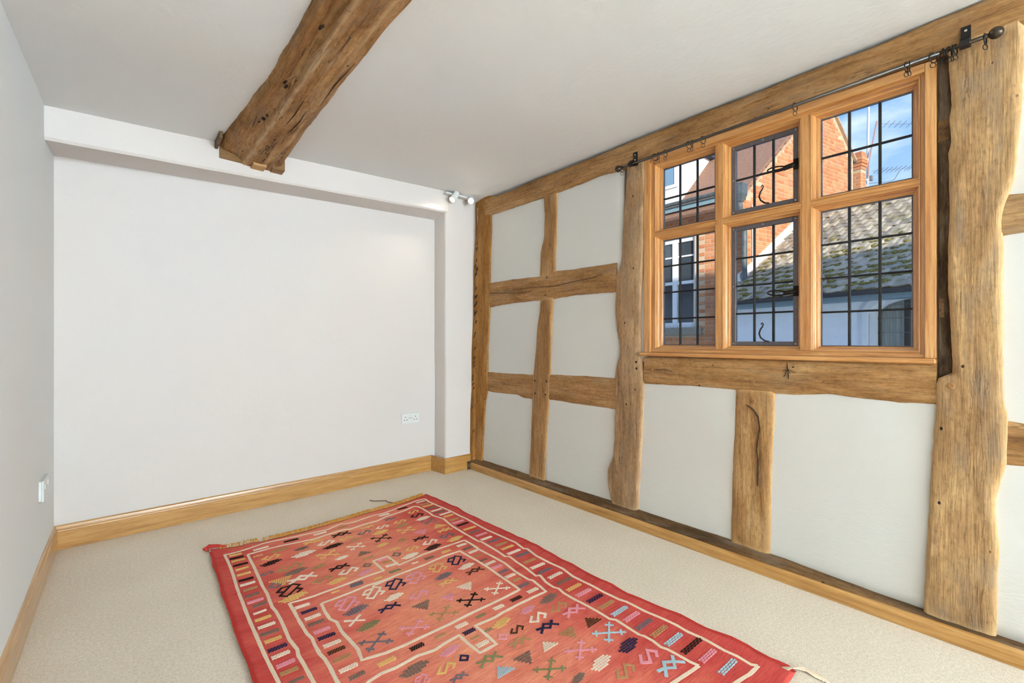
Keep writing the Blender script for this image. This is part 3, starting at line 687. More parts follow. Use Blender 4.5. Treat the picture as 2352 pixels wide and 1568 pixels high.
for i, q in enumerate(((-0.02, 0.86, 1.49, 2.25), (0.86, 1.49, 1.49, 2.25), (-0.02, 0.80, 0.77, 1.49), (0.80, 1.47, 0.77, 1.49), (-0.05, 0.77, 0.04, 0.77), (0.77, 1.46, 0.04, 0.77),
                       (1.46, 2.24, 0.04, 0.93), (2.24, 2.95, 0.04, 0.93), (1.575, 1.643, 0.98, 2.17), (2.86, 2.97, 0.93, 2.2), (3.02, 3.95, 1.54, 2.3), (3.02, 3.95, 0.745, 1.54), (3.0, 3.95, 0.04, 0.745))):
    if i == 9:
        continue
    panel(*q, seed=i * 3.1)


def timber(name, A, B, axis, mat, label=None, d=0.010, back=-0.03, seed=0.0, rough=0.0025, edge=0.010, step=0.022, jit=0.0022, zfun=None):
    """A, B: outlines of the two long edges as (s, z); grain along x of the object"""
    vert = axis == 'v'
    ka = 1 if vert else 0
    A = sorted([(p[ka], p[1 - ka]) for p in A])
    B = sorted([(p[ka], p[1 - ka]) for p in B])
    t0, t1 = min(A[0][0], B[0][0]), max(A[-1][0], B[-1][0])
    ca = (sum(p[1] for p in A) / len(A) + sum(p[1] for p in B) / len(B)) / 2
    ct = (t0 + t1) / 2
    n = max(2, int((t1 - t0) / step))
    ax, ay = [p[0] for p in A], [p[1] for p in A]
    bx_, by_ = [p[0] for p in B], [p[1] for p in B]
    m = MB()
    rings = []
    fr = [0.0, 0.004, 0.014, 0.20, 0.36, 0.5, 0.64, 0.80, -0.014, -0.004, 1.0]
    for i in range(n + 1):
        t = t0 + (t1 - t0) * i / n
        a = ip(t, ax, ay) + jit * (noise.noise(Vector((t * 23, seed, 1))) + 1.2 * noise.noise(Vector((t * 8, seed, 2))))
        b = ip(t, bx_, by_) + jit * (noise.noise(Vector((t * 23, seed, 7))) + 1.2 * noise.noise(Vector((t * 8, seed, 5))))
        if a > b:
            a, b = b, a
        w = b - a
        ring = []
        for f in fr:
            c = a + (f * w if f in (0.0, 1.0) or abs(f) >= 0.1 else (f if f > 0 else w + f))
            e = min(c - a, b - c)
            dep = d - edge * max(0.0, 1 - e / 0.014) ** 2
            dep += rough * noise.noise(Vector((t * 7 + seed, c * 22, seed))) + 0.5 * rough * noise.noise(Vector((t * 30 + seed, c * 50, seed)))
            if zfun:
                dep += zfun(t, c)
            ring.append((t, c, dep))
        ring = [(t, a, back)] + ring + [(t, b, back)]
        if vert:      # x=up, y=-s, z=out
            rings.append([(q[0] - ct, -(q[1] - ca), q[2]) for q in ring])
        else:         # x=s, y=up, z=out
            rings.append([(q[0] - ct, q[1] - ca, q[2]) for q in ring])
    m.ring_loft(rings)
    o = m.build(name, mat, WALL, True, label=label)
    flat_shade_edges(o)
    if vert:
        X, Y, o3 = Vector((0, 0, 1)), -WS, W(ca, ct)
    else:
        X, Y, o3 = WS, Vector((0, 0, 1)), W(ct, ca)
    mt = Matrix((X, Y, WN)).transposed().to_4x4()
    mt.translation = o3
    o.matrix_world = mt
    return o


ext = lambda L, p: list(L) + [p]
TB = {}
TB['top_plate'] = timber('wall_plate', [(0.118, 2.30)] + T_TOP_PLATE[0] + [(3.9, 2.345)], [(0.118, 2.15)] + T_TOP_PLATE[1] + [(3.9, 2.18)], 'h', M_OAK_WARM, 'long oak wall plate running under the ceiling above the window', 0.022, seed=1)
TB['stud_upper'] = timber('stud', *T_STUD_UPPER, 'v', M_OAK_WARM, 'short curved oak stud under the wall plate', 0.010, seed=2)
TB['rail_upper'] = timber('rail', *T_RAIL_UPPER, 'h', M_OAK_WARM, 'upper oak rail with long drying cracks', 0.013, seed=3)
TB['stud_lower'] = timber('stud', *T_STUD_LOWER, 'v', M_OAK_WARM, 'narrow oak stud running from upper rail to floor plate', 0.012, seed=4)
gro = lambda t, c: -0.0045 * math.exp(-((c - (0.735 + 0.012 * math.sin(t * 16))) / 0.010) ** 2)
TB['rail_ll'] = timber('rail', *T_RAIL_LOWER_LEFT, 'h', M_OAK_WARM, 'short lower oak rail with a wavy hollowed edge', 0.008, seed=5, zfun=gro)
TB['rail_lr'] = timber('rail', *T_RAIL_LOWER_RIGHT, 'h', M_OAK_WARM, 'lower oak rail meeting the post beside the window', 0.008, seed=6)
TB['post'] = timber('post', ext(T_POST[0], (1.41, 0.08)), ext(T_POST[1], (1.585, 0.08)), 'v', M_OAK_POST, 'gnarled oak post with a bulging edge left of the window', 0.016, seed=7, rough=0.005)
TB['window_rail'] = timber('rail', *T_WINDOW_RAIL, 'h', M_OAK_RAIL, 'oak rail under the window sill with a star-shaped knot', 0.012, seed=8)
TB['stud_window'] = timber('stud', *T_STUD_WINDOW, 'v', M_OAK_RAIL, 'straight oak stud centred below the window', 0.009, seed=9)
TB['big_post'] = timber('post', T_BIG_POST[0], T_BIG_POST[1], 'v', M_OAK_PALE, 'broad pale weathered oak post right of the window', 0.020, seed=10, rough=0.004)
TB['rru'] = timber('rail', T_RAIL_RIGHT_UPPER[0] + [(3.9, 1.58)], T_RAIL_RIGHT_UPPER[1] + [(3.9, 1.47)], 'h', M_OAK_PALE, 'upper oak rail beyond the broad post', 0.012, seed=11)
TB['rrl'] = timber('rail', T_RAIL_RIGHT_LOWER[0] + [(3.9, 0.80)], T_RAIL_RIGHT_LOWER[1] + [(3.9, 0.66)], 'h', M_OAK_WARM, 'lower oak rail beyond the broad post', 0.008, seed=12)
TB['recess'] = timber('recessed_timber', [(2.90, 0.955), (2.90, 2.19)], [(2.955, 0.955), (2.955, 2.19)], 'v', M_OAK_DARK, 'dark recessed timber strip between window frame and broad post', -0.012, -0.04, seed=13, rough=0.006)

# two old mortise slots in the recessed strip
for s0, s1, z0, z1 in ((2.907, 2.936, 1.855, 1.935), (2.910, 2.924, 1.19, 1.26)):
    fr = MB()
    fr.box(s0, s1, -0.018, -0.0085, z0, z1, WB)
    o = fr.build('mortise', M_OAK_SOLE, WALL)
# corner post, lofted between its three long edges
cl = MB()
zs = [0.06 + i * 0.045 for i in range(51)]
rings = []


def c3(k, z):
    P = sorted(CORNER[k], key=lambda p: p[2])
    return Vector((ip(z, [p[2] for p in P], [p[0] for p in P]), ip(z, [p[2] for p in P], [p[1] for p in P]), z))


for z in zs:
    L_, A_, R_ = c3('L', z), c3('A', z), c3('R', z)
    L_.x = min(L_.x, A_.x + 0.03) - 0.003
    L_.y -= 0.012
    q = [L_ + Vector((0.05, 0.03, 0)), L_ + Vector((0.004, 0.02, 0)), L_.lerp(A_, 0.5) + Vector((-0.004 + 0.006 * noise.noise(Vector((z * 30, 2, 2))), 0, 0)), A_, A_.lerp(R_, 0.33) + Vector((0.002 * noise.noise(Vector((z * 9, 1, 1))), 0, 0)), A_.lerp(R_, 0.66), R_ + Vector((0.004, 0.006, 0)), R_ + Vector((0.06, 0, 0))]
    rings.append([tuple(p + Vector((0, 0.003 * noise.noise(Vector((z * 14, i, 3))), 0))) for i, p in enumerate(q)])
cl.ring_loft([[(p[2], -p[1], p[0]) for p in r] for r in rings])
# local x = up so that the grain runs along the post
co = cl.build('corner_post', M_OAK_CORNER, WALL, True, label='slim orange-brown oak corner post with hacked left edge')
co.matrix_world = Matrix(((0, 0, 1, 0), (0, -1, 0, 0), (1, 0, 0, 0), (0, 0, 0, 1)))
co.data.flip_normals()
flat_shade_edges(co)
rv = random.Random(3)
nk = MB()
for i in range(34):
    z = rv.uniform(0.3, 1.95)
    p = c3('L', z).lerp(c3('A', z), rv.uniform(0.35, 0.75)) + Vector((-0.006, -0.002, 0))
    nk.box(p.x - 0.003, p.x + 0.006, p.y - 0.008, p.y + 0.008, z - 0.0035, z + 0.0035, lambda x, y, zz, p=p: (x, y, zz + (y - p.y) * -1.3))
nk.build('hack_mark', M_CRACK, WALL, kind='stuff')

# pegs and shakes
PM = {k: v for k, v in (('window_rail', 'window_rail'), ('stud_window', 'stud_window'), ('big_post', 'big_post'), ('rail_upper', 'rail_upper'), ('stud_lower', 'stud_lower'), ('post', 'post'))}


def under(o, par):
    """parent o (built in world space) to par without moving it"""
    o.parent = par
    o.matrix_parent_inverse = par.matrix_world.inverted()
    return o


bpy.context.view_layer.update()
for k, pts in PEGS.items():
    for j, (s, z) in enumerate(pts):
        if k == 'big_post':
            s = 2.945
        pg = MB()
        r = 0.012 if k in ('window_rail', 'stud_window', 'big_post') else 0.007
        dd = {'big_post': 0.021, 'post': 0.017}.get(k, 0.013)
        pg.lathe(W(s, z, dd - 0.004), WN, [(-0.01, r), (0.004, r), (0.006, r * 0.7), (0.006, 0.0)], 12)
        o = pg.build('peg', M_PEG if r > 0.01 else M_HOLE)
        under(o, TB[k])
for k, lines in CRACKS.items():
    for ln in lines:
        ln2 = []
        for (sa, za), (sb_, zb_) in zip(ln[:-1], ln[1:]):
            nn = max(1, int(math.hypot(sb_ - sa, zb_ - za) / 0.012))
            ln2 += [(sa + (sb_ - sa) * q / nn + 0.0022 * noise.noise(Vector((sa * 50 + q, za * 50, 1))), za + (zb_ - za) * q / nn + 0.0022 * noise.noise(Vector((sa * 50 + q, za * 50, 8)))) for q in range(nn)]
        ln = ln2 + [ln[-1]]
        ck = MB()
        N = len(ln)
        dd = 0.0137 if k == 'rail_upper' else 0.0133
        up, dn = [], []
        for i, (s, z) in enumerate(ln):
            s0, z0 = ln[max(i - 1, 0)]
            s1, z1 = ln[min(i + 1, N - 1)]
            L = math.hypot(s1 - s0, z1 - z0) or 1
            nxs, nzs = -(z1 - z0) / L, (s1 - s0) / L
            hw = 0.0019 * (0.2 if i in (0, N - 1) else 0.65 + 0.5 * noise.noise(Vector((s * 60, z * 60, 2))))
            up.append(W(s + nxs * hw, z + nzs * hw, dd + 0.002))
            dn.append(W(s - nxs * hw, z - nzs * hw, dd + 0.002))
        b4 = [W(0, 0, 0)] * 0
        vs_ = up + dn + [p - WN * 0.012 for p in up] + [p - WN * 0.012 for p in dn]
        fs = []
        for i in range(N - 1):
            fs.append((i, i + 1, N + i + 1, N + i))
            fs.append((2 * N + i, 2 * N + i + 1, i + 1, i))
            fs.append((N + i, N + i + 1, 3 * N + i + 1, 3 * N + i))
        ck.add(vs_, fs)
        under(ck.build('crack', M_CRACK), TB[k])

# sole plate and the rounded oak strip in front of it
sp = MB()
rings = []
for i in range(238):
    s = -0.08 + i * 0.041
    zb = ip(s, [0, 1.6, 2.2, 2.9, 3.2], [0.089, 0.096, 0.094, 0.064, 0.062])
    zf = min(zb - 0.006, 0.072)
    nz_ = 0.004 * noise.noise(Vector((s * 9, 0, 4)))
    rings.append([(s, 0.052, 0.0), (s, 0.050, zf - 0.008 + nz_), (s, 0.044, zf + nz_), (s, 0.022, (zf + zb) / 2 + nz_ * 1.5), (s, -0.002, zb + nz_ * 0.5), (s, -0.03, zb), (s, -0.03, 0.0)])
sp.ring_loft(rings)
so_ = sp.build('sole_plate', M_OAK_SOLE, WALL, True, label='dark rough oak sole plate behind the rounded skirting strip')
so_.matrix_world = Matrix((WS, WN, Vector((0, 0, 1)))).transposed().to_4x4()
mt = so_.matrix_world.copy()
mt.translation = WA
so_.matrix_world = mt
so_.data.flip_normals()
flat_shade_edges(so_)


def path_loft(path, prof):
    """prof: (out, z); path: room-side line of the wall as xy, room on the left of the direction"""
    P = [Vector((x, y, 0)) for x, y in path]
    rings = []
    for i, p in enumerate(P):
        ds = []
        if i > 0:
            ds.append((P[i] - P[i - 1]).normalized())
        if i < len(P) - 1:
            ds.append((P[i + 1] - P[i]).normalized())
        ns = [Vector((-q.y, q.x, 0)) for q in ds]
        n = ns[0] if len(ns) == 1 else (ns[0] + ns[1]) / (1 + ns[0].dot(ns[1]))
        rings.append([tuple(p + n * o + Vector((0, 0, z))) for o, z in prof])
    m = MB()
    m.ring_loft(rings)
    return m


SK = [(0, 0), (0.018, 0), (0.018, 0.088), (0.016, 0.092), (0.0185, 0.096), (0.0175, 0.104), (0.012, 0.109), (0.0135, 0.113), (0.011, 0.122), (0.006, 0.127), (0.0, 0.127)]
PIERY = 3.240
bb = path_loft([(2.262, 3.2515), (2.010, 3.2395), (1.985, 3.4215), (-0.30, 3.3825)], SK).build('baseboard_back', M_SKIRT, kind='structure', label='moulded oak skirting along the end wall and around the pier')
bl = path_loft([(-0.302, 3.383), (-0.3065, 2.17), (-0.306, -6.6)], SK).build('baseboard_left', M_SKIRT_Y, kind='structure', label='moulded oak skirting along the left wall')
RP = [(0.0, 0.0), (0.022, 0.0), (0.0225, 0.040), (0.020, 0.050), (0.014, 0.056), (0.006, 0.058), (0.0, 0.056)]
a0, a1 = W(9.75, 0, 0.040), W(-0.035, 0, 0.040)
br = path_loft([(a0.x, a0.y), (a1.x, a1.y)], RP).build('baseboard_right', M_SKIRT_Y, kind='structure', label='low rounded oak skirting strip below the timber wall')
eb = MB()
eb.box(-0.060, -0.036, 0.045, 0.085, 0.0, 0.066, WB)
bevel(eb.build('end_block', M_OAK_DARK, br, label='dark stub of old wood at the corner end'), 0.003)
for o in (bb, bl, br):
    bevel(o, 0.0012, 1)

# ------------------------------------------------------------------ the oak window
d_g = -0.052      # glass plane
JL, JR, ZT, ZB = 1.645, 2.903, 2.150, 1.036
WIN = obj('window_1', None, kind='structure', label='oak mullioned window with six leaded lights')


def wpart(name, s0, s1, z0, z1, d0, d1, mat=M_FRAME, parent=None, bv=0.002, vert=None, **kw):
    """box in wall coordinates with the grain (local x) along its long side"""
    vert = (z1 - z0) > (s1 - s0) if vert is None else vert
    cs, cz, cd = (s0 + s1) / 2, (z0 + z1) / 2, (d0 + d1) / 2
    hs, hz, hd = (s1 - s0) / 2, (z1 - z0) / 2, (d1 - d0) / 2
    m = MB()
    if vert:
        m.box(-hz, hz, -hs, hs, -hd, hd)
        X, Y = Vector((0, 0, 1)), -WS
    else:
        m.box(-hs, hs, -hz, hz, -hd, hd)
        X, Y = WS, Vector((0, 0, 1))
    o = m.build(name, mat, parent or WIN, **kw)
    mt = Matrix((X, Y, WN)).transposed().to_4x4()
    mt.translation = W(cs, cz, cd)
    o.matrix_world = mt
    if bv:
        bevel(o, bv)
    return o


wpart('jamb', JL, 1.705, ZB, ZT, -0.075, 0.0)
wpart('jamb', 2.858, JR, ZB, ZT, -0.075, 0.0)
wpart('head', 1.705, 2.858, 2.118, ZT, -0.075, 0.0)
wpart('lower_rail', 1.705, 2.858, ZB, 1.056, -0.075, 0.0)
wpart('mullion', 2.065, 2.094, 1.056, 2.118, -0.075, 0.002)
wpart('mullion', 2.454, 2.488, 1.056, 2.118, -0.075, 0.002)
for s0, s1 in ((1.705, 2.065), (2.094, 2.454), (2.488, 2.858)):
    wpart('transom', s0, s1, 1.704, 1.727, -0.075, 0.0)
# flat casing boards around the opening, standing proud
wpart('casing', 1.641, 1.682, 1.034, 2.165, -0.02, 0.013)
wpart('casing', 2.872, 2.905, 1.034, 2.165, -0.02, 0.013)
wpart('casing', 1.682, 2.872, 2.132, 2.166, -0.02, 0.013)
wpart('bottom_rail', 1.682, 2.872, 1.034, 1.050, -0.02, 0.006)
sill = wpart('sill', 1.622, 2.9065, 1.013, 1.034, -0.07, 0.036, bv=0.006, label='rounded oak sill board')


def moulding(s0, s1, z0, z1):
    prof = [(0.000, 0.003), (0.0045, 0.003), (0.0052, -0.007), (0.0080, -0.007), (0.0086, -0.013), (0.0125, -0.015), (0.0150, -0.022), (0.0153, -0.028), (0.0205, -0.028), (0.0210, -0.036), (0.0255, -0.038), (0.0275, -0.044), (0.0280, -0.060), (0.0, -0.060)]
    C = [(s0, z0, 1, 1), (s1, z0, -1, 1), (s1, z1, -1, -1), (s0, z1, 1, -1)]
    for k in range(4):
        vert = k in (1, 3)
        X, Y = (Vector((0, 0, 1)), -WS) if vert else (WS, Vector((0, 0, 1)))
        mt = Matrix((X, Y, WN)).transposed().to_4x4()
        mt.translation = W((C[k][0] + C[(k + 1) % 4][0]) / 2, (C[k][1] + C[(k + 1) % 4][1]) / 2, 0)
        inv = mt.inverted()
        m = MB()
        m.ring_loft([[inv @ W(cs + fs * a, cz + fz * a * 0.75, d) for a, d in prof] for cs, cz, fs, fz in (C[k], C[(k + 1) % 4])], True, False)
        o = m.build('moulding', M_FRAME, WIN)
        o.matrix_world = mt


LIGHTS = []   # s0, s1, z0, z1 of the glass, rows, casement?
for i, (s0, s1) in enumerate(((1.705, 2.065), (2.094, 2.454), (2.488, 2.858))):
    for z0, z1, rows in ((1.056, 1.704, 4), (1.727, 2.118, 2)):
        moulding(s0, s1, z0, z1)
        LIGHTS.append((s0 + 0.028, s1 - 0.028, z0 + 0.021, z1 - 0.021, rows, i == 1))


def pane(parent, s0, s1, z0, z1, tilt):
    m = MB()
    e = tilt * 0.0012
    m.box(s0, s1, -0.0012, 0.0012, z0, z1, lambda s, d, z: W(s, z, d_g + d + e * ((s - s0) / (s1 - s0) - 0.5) * 2))
    return m.build('pane', M_GLASS, parent)


rt = random.Random(5)
CASE = []
for (s0, s1, z0, z1, rows, case) in LIGHTS:
    if case:
        m = MB()
        fw = 0.021
        for a0, a1, b0, b1 in ((s0, s0 + fw, z0, z1), (s1 - fw, s1, z0, z1), (s0 + fw, s1 - fw, z0, z0 + fw), (s0 + fw, s1 - fw, z1 - fw, z1)):
            m.box(a0, a1, d_g - 0.012, d_g + 0.010, b0, b1, WB)
        par = m.build('casement', M_IRON, WIN, label='opening light in a grey iron frame')
        bevel(par, 0.002)
        CASE.append((par, s0, s1, z0, z1))
        for q in ((s0 + 0.010, z0 + 0.010), (s0 + 0.010, z1 - 0.010), (s0 + 0.010, (z0 + z1) / 2), ((s0 + s1) / 2, z1 - 0.010), (s1 - 0.010, z0 + 0.01), (s1 - 0.010, z1 - 0.01)):
            sc_ = MB()
            sc_.lathe(W(q[0], q[1], d_g + 0.009), WN, [(0, 0.0035), (0.002, 0.003), (0.003, 0.0)], 8)
            sc_.build('screw', M_SCREW, par)
        s0, s1, z0, z1 = s0 + fw, s1 - fw, z0 + fw, z1 - fw
    else:
        m = MB()
        for a0, a1, b0, b1 in ((s0, s0 + 0.004, z0, z1), (s1 - 0.004, s1, z0, z1), (s0 + 0.004, s1 - 0.004, z0, z0 + 0.004), (s0 + 0.004, s1 - 0.004, z1 - 0.004, z1)):
            m.box(a0, a1, d_g - 0.005, d_g + 0.006, b0, b1, WB)
        par = m.build('fixed_light', M_IRON, WIN)
    ps, pz = (s1 - s0) / 3, (z1 - z0) / rows
    for i in range(3):
        for j in range(rows):
            pane(par, s0 + i * ps, s0 + (i + 1) * ps, z0 + j * pz, z0 + (j + 1) * pz, rt.uniform(-1, 1))
    cw = 0.0050
    for i in (1, 2):
        m = MB()
        c = s0 + i * ps
        m.ring_loft([[W(c - cw, z, d_g - 0.0045), W(c + cw, z, d_g - 0.0045), W(c + cw, z, d_g + 0.0035), W(c + cw * 0.5, z, d_g + 0.006), W(c - cw * 0.5, z, d_g + 0.006), W(c - cw, z, d_g + 0.0035)] for z in (z0, z1)])
        m.build('lead_came', M_LEAD, par)
    for j in range(1, rows):
        m = MB()
        c = z0 + j * pz
        h = cw * 0.85
        m.ring_loft([[W(s, c - h, d_g - 0.0045), W(s, c + h, d_g - 0.0045), W(s, c + h, d_g + 0.004), W(s, c + h * 0.5, d_g + 0.0065), W(s, c - h * 0.5, d_g + 0.0065), W(s, c - h, d_g + 0.004)] for s in (s0, s1)])
        m.build('lead_came', M_LEAD, par)

# hardware of the two casements: stay with curled end at the foot, looped latch at the right
for par, s0, s1, z0, z1 in CASE:
    m = MB()
    sb, zb = s0 + 0.152, z0 + 0.024
    pts = [(sb + 0.030, 0.016, zb - 0.004), (sb + 0.012, 0.020, zb), (sb - 0.006, 0.024, zb + 0.016), (sb - 0.012, 0.026, zb + 0.036), (sb - 0.006, 0.026, zb + 0.056), (sb + 0.004, 0.026, zb + 0.070), (sb + 0.007, 0.026, zb + 0.082), (sb + 0.002, 0.026, zb + 0.088), (sb - 0.003, 0.026, zb + 0.083), (sb, 0.026, zb + 0.078)]
    m.tube([W(a, c, d_g + b) for a, b, c in pts], [0.0035, 0.004, 0.004, 0.004, 0.0038, 0.0034, 0.003, 0.0028, 0.0025, 0.002], 8)
    m.build('stay', M_BLACK, par, True)
    m = MB()
    zl = z0 + (z1 - z0) * (0.50 if z0 > 1.5 else 0.42)
    se = s1 - 0.006
    m.box(se - 0.012, se + 0.010, 0.008, 0.018, zl - 0.022, zl + 0.026, lambda s, d, z: W(s, z, d_g + d))
    m.box(se - 0.052, se + 0.004, 0.014, 0.026, zl - 0.010, zl + 0.010, lambda s, d, z: W(s, z + (se - s) * -0.12, d_g + d))
    loop = []
    for k in range(15):
        a = 2 * math.pi * k / 14
        loop.append(W(se - 0.082 + 0.040 * math.cos(a), zl - 0.002 + 0.012 * math.sin(a) - 0.004 * math.cos(a), d_g + 0.022))
    m.tube(loop, 0.0036, 7, False)
    m.build('latch', M_BLACK, par, True)

# ------------------------------------------------------------------ curtain pole with its rings
R0p, R1p = W(1.505, 2.137, 0.070), W(3.062, 2.158, 0.070)
pole_d = (R1p - R0p).normalized()


def PP(s):
    t = (s - 1.505) / (3.062 - 1.505)
    return R0p.lerp(R1p, t)


cp = obj('curtain_pole', None, label='slim dark metal curtain pole with ball ends above the window', cat='curtain pole', loc=tuple(PP(2.3)))


def adopt(o, par=None):
    par = par or cp
    o.parent = par
    bpy.context.view_layer.update()
    o.matrix_parent_inverse = par.matrix_world.inverted()
    return o


bpy.context.view_layer.update()
m = MB()
m.tube([PP(1.515), PP(2.92)], 0.0075, 12)
adopt(m.build('rod', M_STEEL, smooth=True))
m = MB()
m.tube([PP(2.90), PP(3.05)], 0.0068, 12)
adopt(m.build('rod_end', M_BRONZE, smooth=True))
for c, sg in ((PP(1.500), -1), (PP(3.062), 1)):
    m = MB()
    m.lathe(c, pole_d * sg, [(-0.032, 0.006), (-0.027, 0.0095), (-0.023, 0.0095), (-0.0195, 0.0065)] + [(0.0195 * math.sin(a), 0.0195 * math.cos(a)) for a in [-1.25 + k * 0.2 for k in range(14)]] + [(0.0195, 0.0)], 18)
    adopt(m.build('finial', M_BRONZE, smooth=True))
for s in (1.592, 2.985):
    m = MB()
    c = PP(s)
    # plate on the wall plate timber, arm and saddle
    m.box(s - 0.013, s + 0.013, 0.018, 0.030, c.z + 0.005, c.z + 0.082, WB)
    m.box(s - 0.011, s + 0.011, 0.016, 0.070, c.z + 0.012, c.z + 0.022, WB)
    m.ring_loft([[W(s - 0.013, c.z + r * math.sin(a), 0.070 + r * math.cos(a)) for r, a in ring] for ring in [[(0.0145, R(x)) for x in range(-150, 91, 20)] + [(0.0100, R(x)) for x in range(90, -151, -20)]]] +
                [[W(s + 0.013, c.z + r * math.sin(a), 0.070 + r * math.cos(a)) for r, a in ring] for ring in [[(0.0145, R(x)) for x in range(-150, 91, 20)] + [(0.0100, R(x)) for x in range(90, -151, -20)]]])
    m.box(s - 0.013, s + 0.013, 0.058, 0.070, c.z + 0.008, c.z + 0.022, WB)
    bk = adopt(m.build('bracket', M_BLACK))
    bpy.context.view_layer.update()
    for zz in (0.066, 0.036):
        m = MB()
        m.lathe(W(s, c.z + zz, 0.029), WN, [(0, 0.0045), (0.0025, 0.004), (0.0035, 0.0)], 10)
        adopt(m.build('screw', M_SCREW), bk)

RINGS = [(1.527, 'single small metal curtain ring between left ball end and left bracket', 0, 0),
         (1.748, 'curtain ring just right of the left bracket, first of a close pair', .35, 0),
         (1.770, 'curtain ring just right of the left bracket, second of a close pair', -.3, 0),
         (1.812, 'curtain ring hanging edge-on next to the close pair by the left bracket', .0, 0),
         (1.950, 'curtain ring above the first mullion, one of two tangled together, nearer the left end', .3, 0),
         (1.966, 'curtain ring above the first mullion, one of two tangled together, nearer the window middle', -.2, 0),
         (2.026, 'lone curtain ring just past the tangled pair above the first mullion', .25, 0),
         (2.448, 'lone curtain ring above the second mullion in the middle of the pole', .2, 0),
         (2.826, 'curtain ring above the right light, inner one of two hanging together', .1, 1),
         (2.836, 'curtain ring above the right light, outer one of two hanging together', -.15, 1),
         (2.902, 'wide hanging curtain ring at the corner of the window frame', .5, 1),
         (2.927, 'curtain ring over the dark recessed timber strip', -.4, 1),
         (2.945, 'curtain ring bunched left of the right bracket, farthest from it', .3, 1),
         (2.953, 'curtain ring bunched left of the right bracket, second from it', -.2, 1),
         (2.962, 'curtain ring bunched against the right bracket', .15, 1),
         (3.036, 'single dark curtain ring between right bracket and right ball end', .1, 1)]
for s, lab, tw, dark in RINGS:
    c = PP(s)
    RR = 0.0185
    ax = (pole_d * math.cos(tw) + WN * math.sin(tw)).normalized()
    cc = c + Vector((0, 0, 0.0078 - RR + 0.0022))
    mt_ = M_BLACK if dark else M_BRONZE
    m = MB()
    m.torus((0, 0, 0), ax, RR, 0.0021, 22, 6)
    o = m.build('curtain_ring', mt_, smooth=True, label=lab, cat='curtain ring', group='curtain rings on the pole', loc=tuple(cc))
    m = MB()
    ax2 = (ax.cross(Vector((0, 0, 1))) * 0.5 + ax * 0.9).normalized()
    m.torus((0, 0, -RR - 0.0095), ax2, 0.0090, 0.0014, 16, 5)
    m.build('eyelet', mt_, o, True)

# ------------------------------------------------------------------ ceiling beam
bmr = MB()
rings = []
N = 620
for i in range(N + 1):
    y = 3.115 - i * (3.115 + 6.60) / N
    x0 = ip(y, [1.4, 2.0, 2.6, 3.12], [0.455, 0.450, 0.425, 0.395]) + 0.008 * noise.noise(Vector((y * 5, 1, 1)))
    x1 = ip(y, [1.4, 2.2, 3.12], [0.537, 0.534, 0.520]) + 0.006 * noise.noise(Vector((y * 6, 2, 1)))
    x2 = ip(y, [1.2, 1.7, 2.4, 3.12], [0.632, 0.636, 0.650, 0.672]) + 0.006 * noise.noise(Vector((y * 5, 3, 1)))
    x3 = ip(y, [1.2, 1.7, 2.4, 3.12], [0.690, 0.690, 0.700, 0.728]) + 0.007 * noise.noise(Vector((y * 5, 4, 1)))
    zt = ceil_z(x0, y)
    zb = 2.150 + 0.004 * noise.noise(Vector((y * 3, 5, 1)))
    key = [(x0 - 0.012, zt + 0.03), (x0, zt - 0.010), (x0 + 0.014, zt - 0.036), (x1 - 0.022, zb + 0.032), (x1, zb - 0.001), (x1 + 0.030, zb - 0.003), (x2 - 0.012, zb), (x2 + 0.002, zb + 0.004), (x3 - 0.008, zb + 0.026), (x3, zb + 0.045), (x3 + 0.012, zt + 0.04)]
    prof = []
    for (xa_, za_), (xb_, zb2) in zip(key[:-1], key[1:]):
        L_ = math.hypot(xb_ - xa_, zb2 - za_)
        n2 = max(1, int(L_ / 0.010))
        prof += [(xa_ + (xb_ - xa_) * q / n2, za_ + (zb2 - za_) * q / n2, min(q, n2 - q) / max(1, n2 / 2)) for q in range(n2)]
    prof = prof[:84]
    prof.append((key[-1][0], key[-1][1], 0))
    ring = []
    for k, (x, z, _) in enumerate(prof):
        q = 0.0050 * noise.noise(Vector((k * 0.35, y * 4.5, 1))) + 0.0035 * noise.noise(Vector((k * 1.1, y * 11, 4))) + 0.0015 * noise.noise(Vector((k * 2.1, y * 40, 4)))
        ring.append((y, -(x + q * 0.6), z + q))
    rings.append(ring)
nk_ = min(len(r) for r in rings)
for k, r in enumerate(rings):
    if len(r) != nk_:
        rings[k] = [r[int(round(q * (len(r) - 1) / (nk_ - 1)))] for q in range(nk_)]
bmr.ring_loft(rings)
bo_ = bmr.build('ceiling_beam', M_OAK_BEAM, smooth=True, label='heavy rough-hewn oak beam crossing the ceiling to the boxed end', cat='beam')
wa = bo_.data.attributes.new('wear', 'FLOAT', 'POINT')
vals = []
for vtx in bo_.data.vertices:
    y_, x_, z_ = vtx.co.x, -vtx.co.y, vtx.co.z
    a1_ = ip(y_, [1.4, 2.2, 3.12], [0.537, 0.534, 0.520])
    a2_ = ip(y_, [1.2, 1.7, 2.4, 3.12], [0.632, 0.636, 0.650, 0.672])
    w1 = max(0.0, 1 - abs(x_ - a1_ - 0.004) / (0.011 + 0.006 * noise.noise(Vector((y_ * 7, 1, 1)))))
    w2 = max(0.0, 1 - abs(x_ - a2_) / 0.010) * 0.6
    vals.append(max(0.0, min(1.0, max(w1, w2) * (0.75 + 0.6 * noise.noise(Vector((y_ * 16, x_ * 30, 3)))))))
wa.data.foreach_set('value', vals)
bo_.matrix_world = Matrix(((0, -1, 0, 0), (1, 0, 0, 0), (0, 0, 1, 0), (0, 0, 0, 1)))
bo_.data.flip_normals()
flat_shade_edges(bo_)
bpy.context.view_layer.update()


